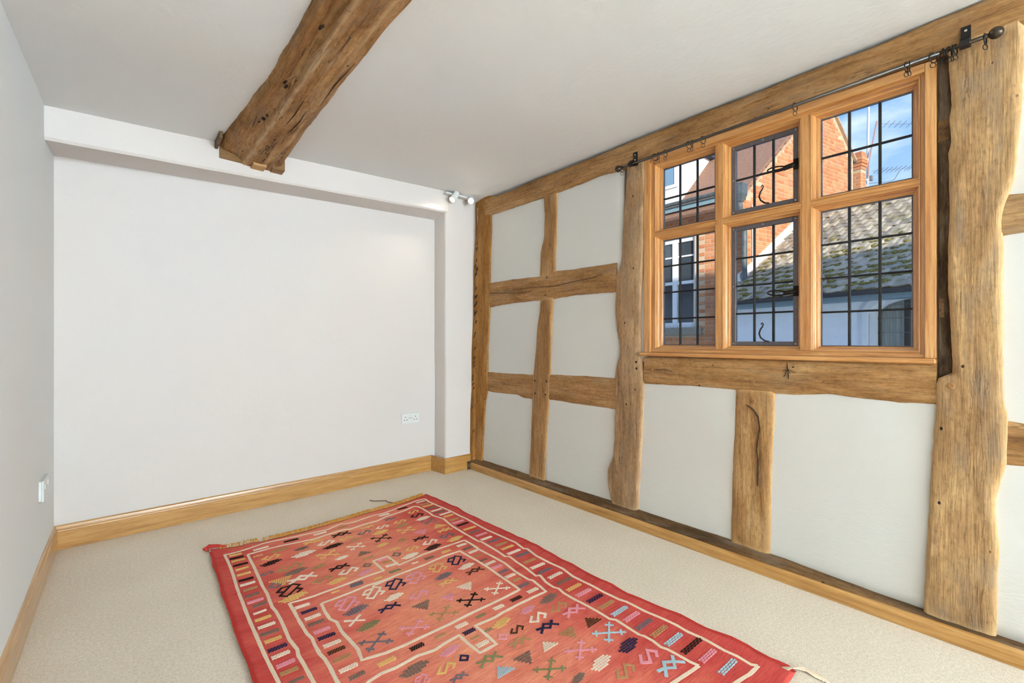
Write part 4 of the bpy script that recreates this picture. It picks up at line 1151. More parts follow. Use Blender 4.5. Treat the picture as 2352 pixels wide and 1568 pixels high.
def bpart(name, pts, mat, **kw):
    m = MB()
    m.hexa(pts)
    o = m.build(name, mat, **kw)
    adopt(o, bo_)
    bevel(o, 0.003)
    return o


def bxp(x0, x1, y0, y1, z0, z1, sk=0.0):
    return [(x0, y0, z0), (x1, y0, z0), (x1, y1, z0 - sk), (x0, y1, z0 - sk), (x0, y0, z1), (x1, y0, z1), (x1, y1, z1), (x0, y1, z1)]


bpart('tenon_stub', bxp(0.560, 0.632, 3.02, 3.135, 2.136, 2.16), M_OAK_WARM, label='broken orange tenon stub at the beam end')
bpart('end_cheek', bxp(0.668, 0.738, 3.045, 3.14, 2.146, 2.28, 0.004), M_OAK_SOLE)
bpart('end_cheek', bxp(0.400, 0.545, 3.075, 3.125, 2.154, 2.25, 0.003), M_OAK_SOLE)
bpart('end_cheek', bxp(0.376, 0.392, 2.90, 3.10, 2.20, 2.30), M_OAK_DARK)
for pts in ([(0.600, 3.05), (0.603, 2.86), (0.596, 2.70), (0.601, 2.58)], [(0.622, 2.66), (0.618, 2.50), (0.627, 2.32), (0.622, 2.20)], [(0.585, 2.44), (0.590, 2.26), (0.584, 2.06)], [(0.575, 2.0), (0.580, 1.84), (0.572, 1.66), (0.577, 1.5)], [(0.655, 2.1), (0.648, 1.9), (0.655, 1.7)]):
    m = MB()
    m.tube([(x, y, 2.150) for x, y in pts], [0.0008] + [0.003] * (len(pts) - 2) + [0.0008], 6)
    adopt(m.build('shake', M_CRACK), bo_)

gn_ = Vector((-0.64, 0, -0.77))
rg_ = random.Random(9)
for (gx, gy, gz), rr_ in zip([(0.487, 1.745, 2.190), (0.484, 1.783, 2.192), (0.498, 2.061, 2.180), (0.506, 2.085, 2.172), (0.490, 2.068, 2.187), (0.504, 1.614, 2.175), (0.500, 2.467, 2.178), (0.506, 2.408, 2.174), (0.493, 2.524, 2.184), (0.488, 1.933, 2.189)], [.017, .012, .007, .005, .006, .007, .007, .006, .005, .005]):
    m = MB()
    b_ = Vector((gx, gy, gz))
    v_ = Vector((0, 1, 0))
    u_ = gn_.cross(v_)
    ring_ = [b_ + (v_ * math.cos(a_) * 1.9 + u_ * math.sin(a_)) * rr_ * rg_.uniform(0.5, 1.2) for a_ in [2 * math.pi * q / 11 for q in range(11)]]
    m.ring_loft([[p_ - gn_ * 0.02 for p_ in ring_], [p_ + gn_ * 0.004 for p_ in ring_]])
    adopt(m.build('gouge', M_CRACK), bo_)

# ------------------------------------------------------------------ twin spotlight at the top of the pier
sl = obj('ceiling_spotlight', None, label='white twin-headed spotlight fixed to the ceiling edge over the pier', cat='spotlight', loc=(2.10, 3.20, 2.33))
bpy.context.view_layer.update()
m = MB()
m.box(1.985, 2.235, 3.185, 3.225, 2.308, 2.322)
adopt(bevel(m.build('mounting_bar', M_WHITE), 0.004), sl)
M_BULB, nt, b = node_mat('lit_lamp', 0.4)
b.inputs['Base Color'].default_value = (1, 0.95, 0.85, 1)
b.inputs['Emission Color'].default_value = (1.0, 0.93, 0.80, 1)
b.inputs['Emission Strength'].default_value = 12.0
for c, dr, pw in ((Vector((2.055, 3.170, 2.292)), Vector((-0.62, -0.10, -0.78)), 1.0), (Vector((2.215, 3.170, 2.297)), Vector((-0.45, -0.72, -0.52)), 1.1)):
    dr.normalize()
    m = MB()
    m.lathe(c, dr, [(-0.045, 0.0), (-0.044, 0.018), (-0.038, 0.025), (0.045, 0.027), (0.047, 0.026), (0.046, 0.023), (0.034, 0.020), (0.034, 0.0)], 20)
    m.tube([c - dr * 0.01, c + Vector((0, 0.02, 0.02)) - dr * 0.01], 0.007, 8)
    hd = adopt(m.build('spot_head', M_WHITE, smooth=True), sl)
    flat_shade_edges(hd)
    bpy.context.view_layer.update()
    m = MB()
    m.lathe(c + dr * 0.036, dr, [(-0.001, 0.0195), (0.004, 0.018), (0.007, 0.010), (0.008, 0.0)], 16)
    adopt(m.build('lamp', M_BULB, smooth=True), hd)
    ld = bpy.data.lights.new('spot_beam', 'SPOT')
    ld.energy = pw * 6
    ld.color = (1.0, 0.90, 0.74)
    ld.spot_size = R(100)
    ld.spot_blend = 1.0
    ld.shadow_soft_size = 0.02
    lo = bpy.data.objects.new('spot_beam', ld)
    COL.objects.link(lo)
    lo.location = c + dr * 0.055
    lo.rotation_euler = dr.to_track_quat('-Z', 'Y').to_euler()

# ------------------------------------------------------------------ sockets
xa, xb, zc0, zc1 = 1.697, 1.855, 0.422, 0.508
sk = obj('wall_socket', None, label='white double power socket on the end wall near the pier', cat='socket', loc=((xa + xb) / 2, 3.415, (zc0 + zc1) / 2))
bpy.context.view_layer.update()
m = MB()
m.box(xa, xb, 3.4015, 3.420, zc0, zc1)
adopt(bevel(m.build('face_plate', M_WHITE), 0.003, 3), sk)
cx = (xa + xb) / 2
for sg in (-1, 1):
    m = MB()
    m.box(cx + sg * 0.010 - 0.007, cx + sg * 0.010 + 0.007, 3.398, 3.404, zc1 - 0.038, zc1 - 0.016)
    adopt(bevel(m.build('rocker_switch', M_WHITE), 0.0015), sk)
    for dx, dz, w_, h_ in ((0, 0.055, 0.005, 0.009), (-0.0115, 0.032, 0.008, 0.0055), (0.0115, 0.032, 0.008, 0.0055)):
        m = MB()
        px = cx + sg * 0.044 + dx
        m.box(px - w_ / 2, px + w_ / 2, 3.4008, 3.410, zc0 + dz - h_ / 2, zc0 + dz + h_ / 2)
        adopt(m.build('pin_hole', M_HOLE), sk)
m = MB()
m.box(cx - 0.018, cx + 0.018, 3.4005, 3.408, zc1 - 0.042, zc1 - 0.040)
adopt(m.build('slot', M_HOLE), sk)
sk2 = obj('wall_socket', None, label='white surface-mounted socket seen edge-on on the left wall', cat='socket', loc=(-0.30, 2.95, 0.435))
bpy.context.view_layer.update()
m = MB()
m.box(-0.309, -0.291, 2.865, 3.030, 0.392, 0.480)
adopt(bevel(m.build('back_box', M_WHITE), 0.004, 3), sk2)
m = MB()
m.box(-0.292, -0.285, 2.863, 3.032, 0.390, 0.482)
adopt(bevel(m.build('face_plate', M_WHITE), 0.003, 3), sk2)
for yy in (2.90, 2.995):
    m = MB()
    m.box(-0.2865, -0.2825, yy - 0.008, yy + 0.008, 0.440, 0.462)
    adopt(bevel(m.build('rocker_switch', M_WHITE), 0.001), sk2)

# ------------------------------------------------------------------ the kilim rug
RUG_NEAR = 0.545


def rug_l(y):
    P = sorted([(p[1], p[0]) for p in RUG_LEFT])
    return ip(y, [p[0] for p in P], [p[1] for p in P])


def rug_r(y):
    P = sorted([(p[1], p[0]) for p in RUG_RIGHT])
    return ip(y, [p[0] for p in P], [p[1] for p in P])


def rug_b(x):
    return ip(x, [p[0] for p in RUG_BACK], [p[1] for p in RUG_BACK])


def rug_h(x, y):
    h = 0.0055 + 0.0022 * (noise.noise(Vector((x * 6, y * 6, 1))) + 0.6 * noise.noise(Vector((x * 14, y * 14, 2))))
    el = max(0.0, 1 - (x - rug_l(y)) / 0.10)
    er = max(0.0, 1 - (rug_r(y) - x) / 0.12)
    h += 0.007 * el * el * (1 + noise.noise(Vector((y * 9, 3, 3)))) + 0.004 * er * er * (1 + noise.noise(Vector((y * 11, 7, 3))))
    return max(0.003, h)


nu, nv = 90, 150
rv_, rf = [], []
for j in range(nv + 1):
    for i in range(nu + 1):
        t = i / nu
        yy = RUG_NEAR + (2.84 - RUG_NEAR) * j / nv
        x = rug_l(yy) + (rug_r(yy) - rug_l(yy)) * t
        ytop = rug_b(x)
        y = RUG_NEAR + (ytop - RUG_NEAR) * j / nv
        rv_.append((x, y, rug_h(x, y)))
a = nu + 1
rf = [(j * a + i, j * a + i + 1, (j + 1) * a + i + 1, (j + 1) * a + i) for j in range(nv) for i in range(nu)]
RUG = obj('rug', new_mesh('rug', rv_, rf, True), M_RUG, label='faded red flat-woven rug with cream border lines lying on the carpet', cat='rug')
so = RUG.modifiers.new('thick', 'SOLIDIFY')
so.thickness = 0.0035
so.offset = -1


def ribbon(name, pts, hw, mat, lift=0.0009, step=0.02, **kw):
    P = []
    for a_, b_ in zip(pts[:-1], pts[1:]):
        L = math.hypot(b_[0] - a_[0], b_[1] - a_[1])
        n = max(1, int(L / step))
        for k in range(n):
            P.append((a_[0] + (b_[0] - a_[0]) * k / n, a_[1] + (b_[1] - a_[1]) * k / n))
    P.append(pts[-1])
    m = MB()
    N = len(P)
    rings = []
    for i, (x, y) in enumerate(P):
        x0, y0 = P[max(i - 1, 0)]
        x1, y1 = P[min(i + 1, N - 1)]
        L = math.hypot(x1 - x0, y1 - y0) or 1
        nx_, ny_ = -(y1 - y0) / L, (x1 - x0) / L
        w_ = hw * (1 + 0.18 * noise.noise(Vector((x * 40, y * 40, 2))))
        ring = []
        for k, dz in ((-1, -0.001), (-0.96, 0), (-0.40, 0), (-0.36, -0.0012), (-0.32, 0), (0.32, 0), (0.36, -0.0012), (0.40, 0), (0.96, 0), (1, -0.001)):
            q = (x + nx_ * w_ * k, y + ny_ * w_ * k)
            ring.append((q[0], q[1], rug_h(*q) + lift + dz))
        rings.append(ring)
    m.ring_loft(rings, False, False)
    return m.build(name, mat, RUG, False, **kw)


for st in STRIPES:
    ribbon('border_stripe', st, 0.0064, M_STRIPE)

SHAPES = {
    'S': ('line', [[(0.25, -0.17), (0.45, -0.01), (0.26, 0.25), (-0.19, -0.19), (-0.46, -0.01), (-0.17, 0.23)]], 0.055),
    'SS': ('line', [[(0.21, 0.48), (0.45, 0.2), (-0.2, -0.43), (-0.43, -0.23), (0.21, 0.48)], [(0.09, 0.38), (-0.22, 0.41), (-0.45, 0.15), (-0.23, 0.04)], [(0.25, 0.01), (0.43, -0.21), (0.22, -0.34)]], 0.045),
    'hash': ('line', [[(-0.42, 0.12), (-0.17, 0.06), (0.05, -0.12), (0.26, 0.04), (0.43, 0.18)], [(-0.42, -0.13), (-0.17, 0.06), (0.02, 0.22), (0.26, 0.04), (0.46, -0.16)]], 0.05),
    'cross': ('line', [[(-0.42, 0.30), (0.41, -0.29)], [(0.40, 0.31), (-0.36, -0.27)], [(-0.40, 0.16), (-0.26, 0.30)], [(0.38, -0.15), (0.24, -0.29)], [(0.22, 0.31), (0.38, 0.15)], [(-0.36, -0.12), (-0.20, -0.28)]], 0.032),
    'X': ('line', [[(-0.42, 0.30), (0.41, -0.29)], [(0.40, 0.31), (-0.36, -0.27)]], 0.06),
    'ring': ('line', [[(-0.07, 0.47), (0.43, -0.02), (0.03, -0.44), (-0.48, -0.02), (-0.07, 0.47)]], 0.10),
    'tri': ('fill', lambda v: (-0.5 + 0.55 * (0.17 - v) / 0.78, 0.66 - 0.55 * (0.17 - v) / 0.78), -0.61, 0.17, 5),
    'triD': ('fill', lambda v: (-0.62 + 0.5 * (v + 0.16) / 0.65, 0.55 - 0.62 * (v + 0.16) / 0.65), -0.16, 0.49, 5),
    'lens': ('fill', lambda v: (-0.48 + 0.42 * (max(0, v) / 0.2) + 0.30 * (max(0, -v) / 0.2) * 0.55, 0.48 - 0.42 * (max(0, -v) / 0.2) - 0.30 * (max(0, v) / 0.2) * 0.55), -0.2, 0.2, 5),
    'bar': ('fill', lambda v: (-0.48, 0.48), -0.16, 0.16, 3),
}
rm = random.Random(11)


def motif(t, col, cx, cy, L):
    sh = SHAPES[t]
    m = MB()

    def P(u, v):
        x, y = cx + u * L, cy + v * L
        return (x, y)

    def quad(q):
        b_ = len(m.v)
        lift = 0.0016
        m.v += [(x, y, rug_h(x, y) + lift) for x, y in q] + [(x, y, rug_h(x, y) - 0.001) for x, y in q]
        m.f += [tuple(b_ + k for k in range(4))] + [(b_ + k, b_ + 4 + k, b_ + 4 + (k + 1) % 4, b_ + (k + 1) % 4) for k in range(4)]
    if sh[0] == 'line':
        hw = sh[2] * L
        for ln in sh[1]:
            for (u0, v0), (u1, v1) in zip(ln[:-1], ln[1:]):
                l_ = math.hypot(u1 - u0, v1 - v0)
                du, dv = (u1 - u0) / l_, (v1 - v0) / l_
                e_ = sh[2] * 0.8
                k = max(1, int(l_ * L / 0.02))
                for i in range(k):
                    f0, f1 = i / k, (i + 1) / k
                    A0 = (u0 - du * e_ + (u1 - u0 + 2 * du * e_) * f0, v0 - dv * e_ + (v1 - v0 + 2 * dv * e_) * f0)
                    A1 = (u0 - du * e_ + (u1 - u0 + 2 * du * e_) * f1, v0 - dv * e_ + (v1 - v0 + 2 * dv * e_) * f1)
                    h_ = sh[2] * rm.uniform(0.85, 1.12)
                    q = [P(A0[0] + dv * h_, A0[1] - du * h_), P(A1[0] + dv * h_, A1[1] - du * h_), P(A1[0] - dv * h_, A1[1] + du * h_), P(A0[0] - dv * h_, A0[1] + du * h_)]
                    quad(q)
    else:
        fn, v0, v1, rows = sh[1:]
        if t == 'bar':
            k = min(1.35, 0.0115 / (L * 0.16)) if L > 0.05 else 1.0
            v0, v1 = v0 * k, v1 * k
        rh = (v1 - v0) / rows
        for r in range(rows):
            vm = v0 + rh * (r + 0.5)
            a_, b_ = fn(vm)
            cw = 0.105 if t != 'bar' else 0.16
            n = max(1, int(round((b_ - a_) / cw)))
            cw = (b_ - a_) / n
            off = (r % 2) * 0.5
            for i in range(n + (1 if off else 0)):
                c0 = max(a_, a_ + (i - off) * cw)
                c1 = min(b_, a_ + (i - off + (0.66 if t == 'bar' else 0.74)) * cw)
                if c1 - c0 < cw * 0.2:
                    continue
                g = rh * 0.13
                sl_ = 0.10 * rh
                y0_, y1_ = vm - rh / 2 + g, vm + rh / 2 - g
                quad([P(c0, y0_), P(c1, y0_ + sl_ * 0), P(c1 + rh * 0.18, y1_), P(c0 + rh * 0.18, y1_)])
            # thin float of yarn joining the cells of a row
            if t in ('bar', 'lens'):
                quad([P(a_ + 0.02, vm - rh * 0.10), P(b_ - 0.02, vm - rh * 0.10), P(b_ - 0.02, vm + rh * 0.10), P(a_ + 0.02, vm + rh * 0.10)])
    m.build('woven_motif', YARN[col], RUG)


for t, col, cx, cy, L, ang in MOTIFS:
    motif(t, col, cx, cy, L)

# selvedges, fringe, loose threads
ribbon('selvedge', [(p[0] - 0.004, p[1]) for p in sorted(RUG_LEFT, key=lambda p: -p[1])] + [(0.312, 1.2), (0.314, RUG_NEAR)], 0.006, M_REDEDGE, 0.0007)
ribbon('selvedge', [(p[0] + 0.002, p[1]) for p in sorted(RUG_RIGHT, key=lambda p: -p[1])], 0.006, M_REDEDGE, 0.0007)
fg = MB()
rf_ = random.Random(4)
for k in range(620):
    x = 0.36 + (1.60 - 0.36) * k / 620 + rf_.uniform(-.003, .003)
    if x < 0.60 and rf_.random() < 0.55:
        continue
    y = rug_b(x)
    pts = [(x, y - 0.006, 0.008)]
    a_ = rf_.uniform(-0.7, 0.7)
    L = rf_.uniform(0.010, 0.030)
    for q in (0.4, 0.75, 1.0):
        pts.append((x + math.sin(a_) * L * q + rf_.uniform(-.005, .005), y + math.cos(a_) * L * q, 0.010 + 0.008 * math.sin(q * 3) + rf_.uniform(0, .004)))
    fg.tube(pts, 0.0013, 4)
fg.build('fringe', M_FRINGE, RUG, kind='stuff')
m = MB()
m.tube([(1.38, 2.83, 0.006), (1.375, 2.865, 0.005), (1.350, 2.905, 0.006), (1.352, 2.945, 0.005), (1.318, 2.968, 0.005), (1.285, 2.985, 0.006), (1.27, 3.025, 0.004)], 0.0024, 6)
m.build('loose_thread', YARN['M'], RUG, label='dark red-brown loose thread trailing off the far edge')
m = MB()
m.tube([(0.395, 2.815, 0.014), (0.36, 2.842, 0.018), (0.325, 2.862, 0.018), (0.305, 2.852, 0.014), (0.318, 2.832, 0.010)], [0.005, 0.009, 0.011, 0.010, 0.005], 8)
m.build('corner_tassel', M_REDEDGE, RUG, True, label='curled red tassel at the far left corner')
m = MB()
for k in range(5):
    m.tube([(1.672, 0.566 + k * 0.004, 0.008), (1.700 + 0.006 * k, 0.552 - k * 0.004, 0.010), (1.718 + 0.004 * k, 0.522 - 0.008 * k, 0.007), (1.712, 0.492 - 0.010 * k, 0.005)], 0.0028, 5)
m.build('corner_tassel', M_STRIPE, RUG, True, label='pale knotted tassel at the near right corner')

# ================================================================== outside
def brick_mat():
    m, nt, b = node_mat('red_brick', 0.9, spec=0.2)
    oi = nt.nodes.new('ShaderNodeObjectInfo')
    ge = nt.nodes.new('ShaderNodeNewGeometry')
    r = math_n(nt, 'FRACT', math_n(nt, 'ADD', oi.outputs['Random'], ge.outputs['Random Per Island']))
    c = ramp(nt, r, [(0.0, rgb((194, 120, 80))), (0.35, rgb((208, 136, 92))), (0.7, rgb((216, 152, 108))), (1.0, rgb((196, 130, 98)))])
    n = noise_n(nt, obj_coords(nt), 26, 4, 0.6)
    c = mixc(nt, 0.5, c, ramp(nt, n, [(0.3, (0.86, 0.85, 0.84)), (0.7, (1.08, 1.08, 1.08))]), 'MULTIPLY')
    nt.links.new(c, b.inputs['Base Color'])
    bump(nt, b, n, 0.3, 0.004)
    return m


def tile_mat(name, cols, moss=0.0):
    m, nt, b = node_mat(name, 0.92, spec=0.15)
    oi = nt.nodes.new('ShaderNodeObjectInfo')
    ge = nt.nodes.new('ShaderNodeNewGeometry')
    r = math_n(nt, 'FRACT', math_n(nt, 'ADD', oi.outputs['Random'], ge.outputs['Random Per Island']))
    c = ramp(nt, r, [(i / (len(cols) - 1), rgb(q)) for i, q in enumerate(cols)])
    mp = nt.nodes.new('ShaderNodeMapping')
    mp.inputs['Scale'].default_value = (1, 1, 1)
    nt.links.new(ge.outputs['Position'], mp.inputs[0])
    n = noise_n(nt, mp.outputs[0], 22, 5, 0.65)
    c = mixc(nt, 0.7, c, ramp(nt, n, [(0.3, (0.6, 0.58, 0.55)), (0.7, (1.2, 1.2, 1.2))]), 'MULTIPLY')
    if moss:
        n2 = noise_n(nt, mp.outputs[0], 5.5, 4, 0.7)
        c = mixc(nt, math_n(nt, 'MULTIPLY', ramp(nt, n2, [(0.52, (0, 0, 0)), (0.62, (1, 1, 1))]), moss), c, rgb((128, 122, 46)))
    nt.links.new(c, b.inputs['Base Color'])
    bump(nt, b, n, 0.5, 0.01)
    return m


M_BRICK = brick_mat()
M_MORTAR = plain('lime_mortar', (206, 178, 146), 0.95, 0, 0.1, 30, 0.2)
M_PLAINTILE = tile_mat('plain_roof_tile', [(150, 112, 88), (172, 128, 102), (184, 148, 120), (158, 122, 104)])
M_MOSSTILE = tile_mat('weathered_roof_tile', [(176, 164, 144), (206, 196, 176), (158, 152, 142), (214, 200, 174), (190, 180, 166)], 0.5)
M_MOSS = plain('moss', (122, 110, 50), 0.95, 0, 0.65, 30, 0.8)
M_GUTTER = plain('grey_gutter', (88, 96, 98), 0.5, 0, 0.35, 16)
M_BLUEGREY = plain('blue_grey_paint', (128, 156, 166), 0.5, 0, 0.05, 20)
M_DKGUTTER = plain('black_gutter', (46, 50, 58), 0.5, 0, 0.1, 20)
M_SOFFIT = plain('brown_soffit', (96, 58, 42), 0.8, 0, 0.2, 20)
M_RENDER = plain('white_render', (248, 249, 249), 0.9, 0, 0.04, 8, 0.4)
M_STONE = plain('stone_sill', (150, 142, 124), 0.9, 0, 0.2, 30, 0.4)
M_DKGLASS = plain('house_glass', (62, 70, 76), 0.08, 0, 0.1, 3, spec=0.8)
M_SKYGLASS = plain('dormer_glass', (120, 150, 172), 0.06, 0, 0.05, 3, spec=0.9)
M_CURTAIN = plain('cream_curtain', (232, 234, 222), 0.9, 0, 0.06, 6)
M_LEADROOF = plain('lead_roof', (66, 78, 98), 0.7, 0, 0.3, 8)
M_FLASH = plain('white_mortar_flashing', (236, 232, 224), 0.9, 0, 0.06, 12, 0.3)
M_VERGE = plain('verge_mortar', (186, 158, 132), 0.9, 0, 0.15, 12, 0.3)
M_ALU = plain('aerial_metal', (214, 212, 206), 0.4, 0.3, 0.05, 30)
M_ALUDK = plain('aerial_dark', (120, 120, 124), 0.5, 0.3)
M_ROAD = plain('street_paving', (176, 170, 160), 0.9, 0, 0.15, 6)
M_ROOFOWN = plain('own_roof_tiles', (120, 84, 64), 0.9, 0, 0.2, 8)

# street below and our own house above and around the room
m = MB()
m.box(2.9, 40, -25, 40, -2.95, -2.80)
m.build('street', M_ROAD, kind='structure', label='grey street between the houses')
m = MB()
m.ring_loft([[(2.85, y, 2.62), (0.0, y, 5.40), (-2.8, y, 2.62), (-2.6, y, 2.56), (0.0, y, 5.15), (2.6, y, 2.56)] for y in (-12, 9)])
m.build('roof', M_ROOFOWN, kind='structure', label='tiled roof of the house the room belongs to')
m = MB()
m.box(2.40, 2.53, 3.75, 9, -2.8, 2.6)
m.box(2.40, 2.53, -12, -6.8, -2.8, 2.6)
m.box(2.40, 2.53, -6.8, 3.75, -2.8, -0.13)
m.build('wall_street', M_RENDER, kind='structure')

# ---- brick house: street front (x = 8.2) and the gable that faces down the street
XA = 8.2
GC = Vector((8.2, 3.476, 0))
gth = R(101)
GD = Vector((math.sin(gth), math.cos(gth), 0))
GN = Vector((GD.y, -GD.x, 0))      # out of the gable, towards -Y


def G(k, d, z):
    p = GC + GD * k + GN * d
    return Vector((p.x, p.y, z))


K_APEX, Z_APEX, K_END, Z_END = 2.666, 6.10, 3.78, 5.03


def verge_z(k):
    if k <= K_APEX:
        return 3.64 + (Z_APEX - 3.64) * k / K_APEX
    return Z_APEX + (Z_END - Z_APEX) * (k - K_APEX) / (K_END - K_APEX)


HOUSE = obj('brick_house', None, label='sunlit red brick house with steep gable across the street', cat='house', loc=(8.2, 3.476, -2.8))
bpy.context.view_layer.update()
HI = HOUSE.matrix_world.inverted()


def hpart(o, par=None):
    o.parent = par or HOUSE
    if par is None:
        o.matrix_parent_inverse = HI
    return o


m = MB()
poly = [(0.0, -2.8), (K_END, -2.8), (K_END, Z_END), (K_APEX, Z_APEX), (0.0, 3.64)]
m.ring_loft([[G(k, 0.0, z) for k, z in poly], [G(k, -0.25, z) for k, z in poly]])
GW = hpart(m.build('gable_wall', M_MORTAR))
WY0, WY1, WZ0, WZ1 = 4.36, 5.26, 1.36, 3.12
m = MB()
for y0, y1, z0, z1 in ((3.476, WY0, -2.8, 3.75), (WY1, 9.0, -2.8, 3.75), (WY0, WY1, -2.8, WZ0), (WY0, WY1, WZ1, 3.75)):
    m.box(XA, XA + 0.25, y0, y1, z0, z1)
FW = hpart(m.build('street_wall', M_MORTAR))

# which bricks and tiles the window lets one see (the largest in view become parts, the others are joined)
EYE = Vector((0, 0, 1.1))


def seen(p):
    d = p - EYE
    o_ = W(0, 0, d_g) - EYE
    t = o_.dot(WN) / d.dot(WN)
    if t <= 0:
        return False
    q = EYE + d * t
    s, z = (q - WA).dot(WS), q.z
    return any(a0 - 0.01 < s < a1 + 0.01 and b0 - 0.01 < z < b1 + 0.01 for a0, a1, b0, b1, _, _ in LIGHTS)


def brick_mesh(L, Hh, D):
    m = MB()
    e = 0.006
    v = []
    for y, i_ in ((-D, 0.0), (0.0, 0.0), (0.006, e)):
        v.append([(-L / 2 + i_, y, -Hh / 2 + i_), (L / 2 - i_, y, -Hh / 2 + i_), (L / 2 - i_, y, Hh / 2 - i_), (-L / 2 + i_, y, Hh / 2 - i_)])
    m.ring_loft(v, True, True)
    return m


def lay(host, place, along, out, cols, mats, cands, name, limit=150):
    """cands: (u, z, L) list; the nearest seen ones become objects, others one joined mesh"""
    info = []
    for u, z, L in cands:
        p = place(u, 0.0, z)
        info.append((not seen(p), (p - EYE).length, u, z, L))
    info.sort()
    mesh_by = {}
    rest = MB()
    rb = random.Random(len(cands))
    rot = Matrix((along, out, Vector((0, 0, 1)))).transposed().to_4x4()
    for i, (hid, dist, u, z, L) in enumerate(info):
        pr = rb.uniform(-0.002, 0.003)
        if i < limit and not hid:
            key = round(L, 3)
            if key not in mesh_by:
                b_ = brick_mesh(L, 0.064, 0.02)
                me = new_mesh('brick', b_.v, b_.f)
                me.materials.append(M_BRICK)
                mesh_by[key] = me
            o = bpy.data.objects.new(name, mesh_by[key])
            COL.objects.link(o)
            mt_ = rot.copy()
            mt_.translation = place(u, 0.002 + pr, z)
            o.parent = host
            o.matrix_basis = mt_
        else:
            b_ = brick_mesh(L, 0.064, 0.02)
            c = place(u, 0.002 + pr, z)
            rest.add([c + along * q[0] + out * q[1] + Vector((0, 0, q[2])) for q in b_.v], b_.f)
    if rest.v:
        o = rest.build('brickwork', M_BRICK, kind='stuff')
        hpart(o, host)


cand = []
for c in range(60):
    z = 1.20 + c * 0.0755
    hd = c % 2
    k = 0.06 if hd else 0.115
    L0 = 0.104 if hd else 0.214
    first = True
    u = 0.0
    while u < K_END - 0.05:
        # Flemish bond: stretcher, header, alternating
        L = (0.214 if (int(round(u * 1000)) % 2 == 0) else 0.104)
        break
    u = 0.0 if hd == 0 else -0.0
    st = hd
    while True:
        L = 0.104 if st else 0.214
        if u + L > K_END:
            break
        if z + 0.035 < min(verge_z(u), verge_z(u + L)) - 0.02:
            cand.append((u + L / 2, z, L))
        u += L + 0.011
        st = 1 - st if (c % 6 != 5) else 1
lay(GW, G, GD, GN, None, None, cand, 'brick', 300)
cand = []
FP = lambda u, d, z: Vector((XA - d, u, z))
for c in range(34):
    z = 0.98 + c * 0.0755
    u = 3.482
    st = c % 2
    while u < 5.6:
        L = 0.104 if st else 0.214
        if not (u + L > WY0 - 0.005 and u < WY1 and WZ0 - 0.16 < z < WZ1 + 0.02):
            cand.append((u + L / 2, z, L))
        u += L + 0.011
        st = 1 - st
lay(FW, FP, Vector((0, 1, 0)), Vector((-1, 0, 0)), None, None, cand, 'brick', 300)

# roof slope towards the street, in courses of small plain tiles
slope = math.atan2(Z_APEX - 3.64, K_APEX * GD.x)
m = MB()
ex = XA - 0.28
ez = 3.64 - 0.28 * math.tan(slope)
rx = XA + K_APEX * GD.x


def roof_edge(x):
    """y of the verge over the gable at this x"""
    return 3.476 + (x - XA) * GD.y / GD.x - 0.06


m.add([(ex, roof_edge(ex) + 0.03, ez + 0.02), (rx, roof_edge(rx) + 0.03, Z_APEX + 0.02), (rx, 9.0, Z_APEX + 0.02), (ex, 9.0, ez + 0.02)], [(0, 1, 2, 3)])
rf_o = hpart(m.build('roof', M_PLAINTILE))
so = rf_o.modifiers.new('thick', 'SOLIDIFY')
so.thickness = 0.06
so.offset = 1
m = MB()
up = Vector((math.cos(slope), 0, math.sin(slope)))
nrm = Vector((-math.sin(slope), 0, math.cos(slope)))
rr = random.Random(8)
nc = int(((rx - ex) / math.cos(slope)) / 0.10)
for c in range(nc + 1):
    base = Vector((ex, 0, ez + 0.02)) + up * (0.10 * c)
    y = roof_edge(base.x) + (0.08 if c % 2 else 0.0)
    while y < 6.9:
        w_ = 0.160
        lift = rr.uniform(0.0, 0.006)
        a_ = base + Vector((0, y, 0)) - Vector((0, 0, 0))
        p = [a_ + nrm * (0.012 + lift), a_ + Vector((0, w_, 0)) + nrm * (0.012 + rr.uniform(0, .006)), a_ + up * 0.13 + Vector((0, w_, 0)) + nrm * 0.002, a_ + up * 0.13 + nrm * 0.002]
        q = [v + nrm * 0.014 for v in p]
        m.hexa([p[0], p[1], p[2], p[3], q[0], q[1], q[2], q[3]])
        y += 0.165
hpart(m.build('roof_tiles', M_PLAINTILE, kind='stuff'))
# rear slope beyond the apex with its dark edge, verge mortar
m = MB()
m.add([G(K_APEX - 0.02, 0.03, Z_APEX + 0.06), G(K_END + 0.12, 0.03, verge_z(K_END + 0.12) + 0.06), G(K_END + 0.12, -5, verge_z(K_END + 0.12) + 0.06), G(K_APEX - 0.02, -5, Z_APEX + 0.06)], [(0, 1, 2, 3)])
o = hpart(m.build('rear_roof', M_LEADROOF))
so = o.modifiers.new('thick', 'SOLIDIFY')
so.thickness = 0.05
for k0, k1 in ((-0.1, K_APEX), (K_APEX, K_END + 0.05)):
    m = MB()
    z0, z1 = verge_z(k0), verge_z(k1)
    m.hexa([G(k0, 0.0, z0 - 0.03), G(k1, 0.0, z1 - 0.03), G(k1, 0.055, z1 - 0.03), G(k0, 0.055, z0 - 0.03), G(k0, 0.0, z0 + 0.02), G(k1, 0.0, z1 + 0.02), G(k1, 0.055, z1 + 0.02), G(k0, 0.055, z0 + 0.02)])
    hpart(m.build('verge', M_VERGE))
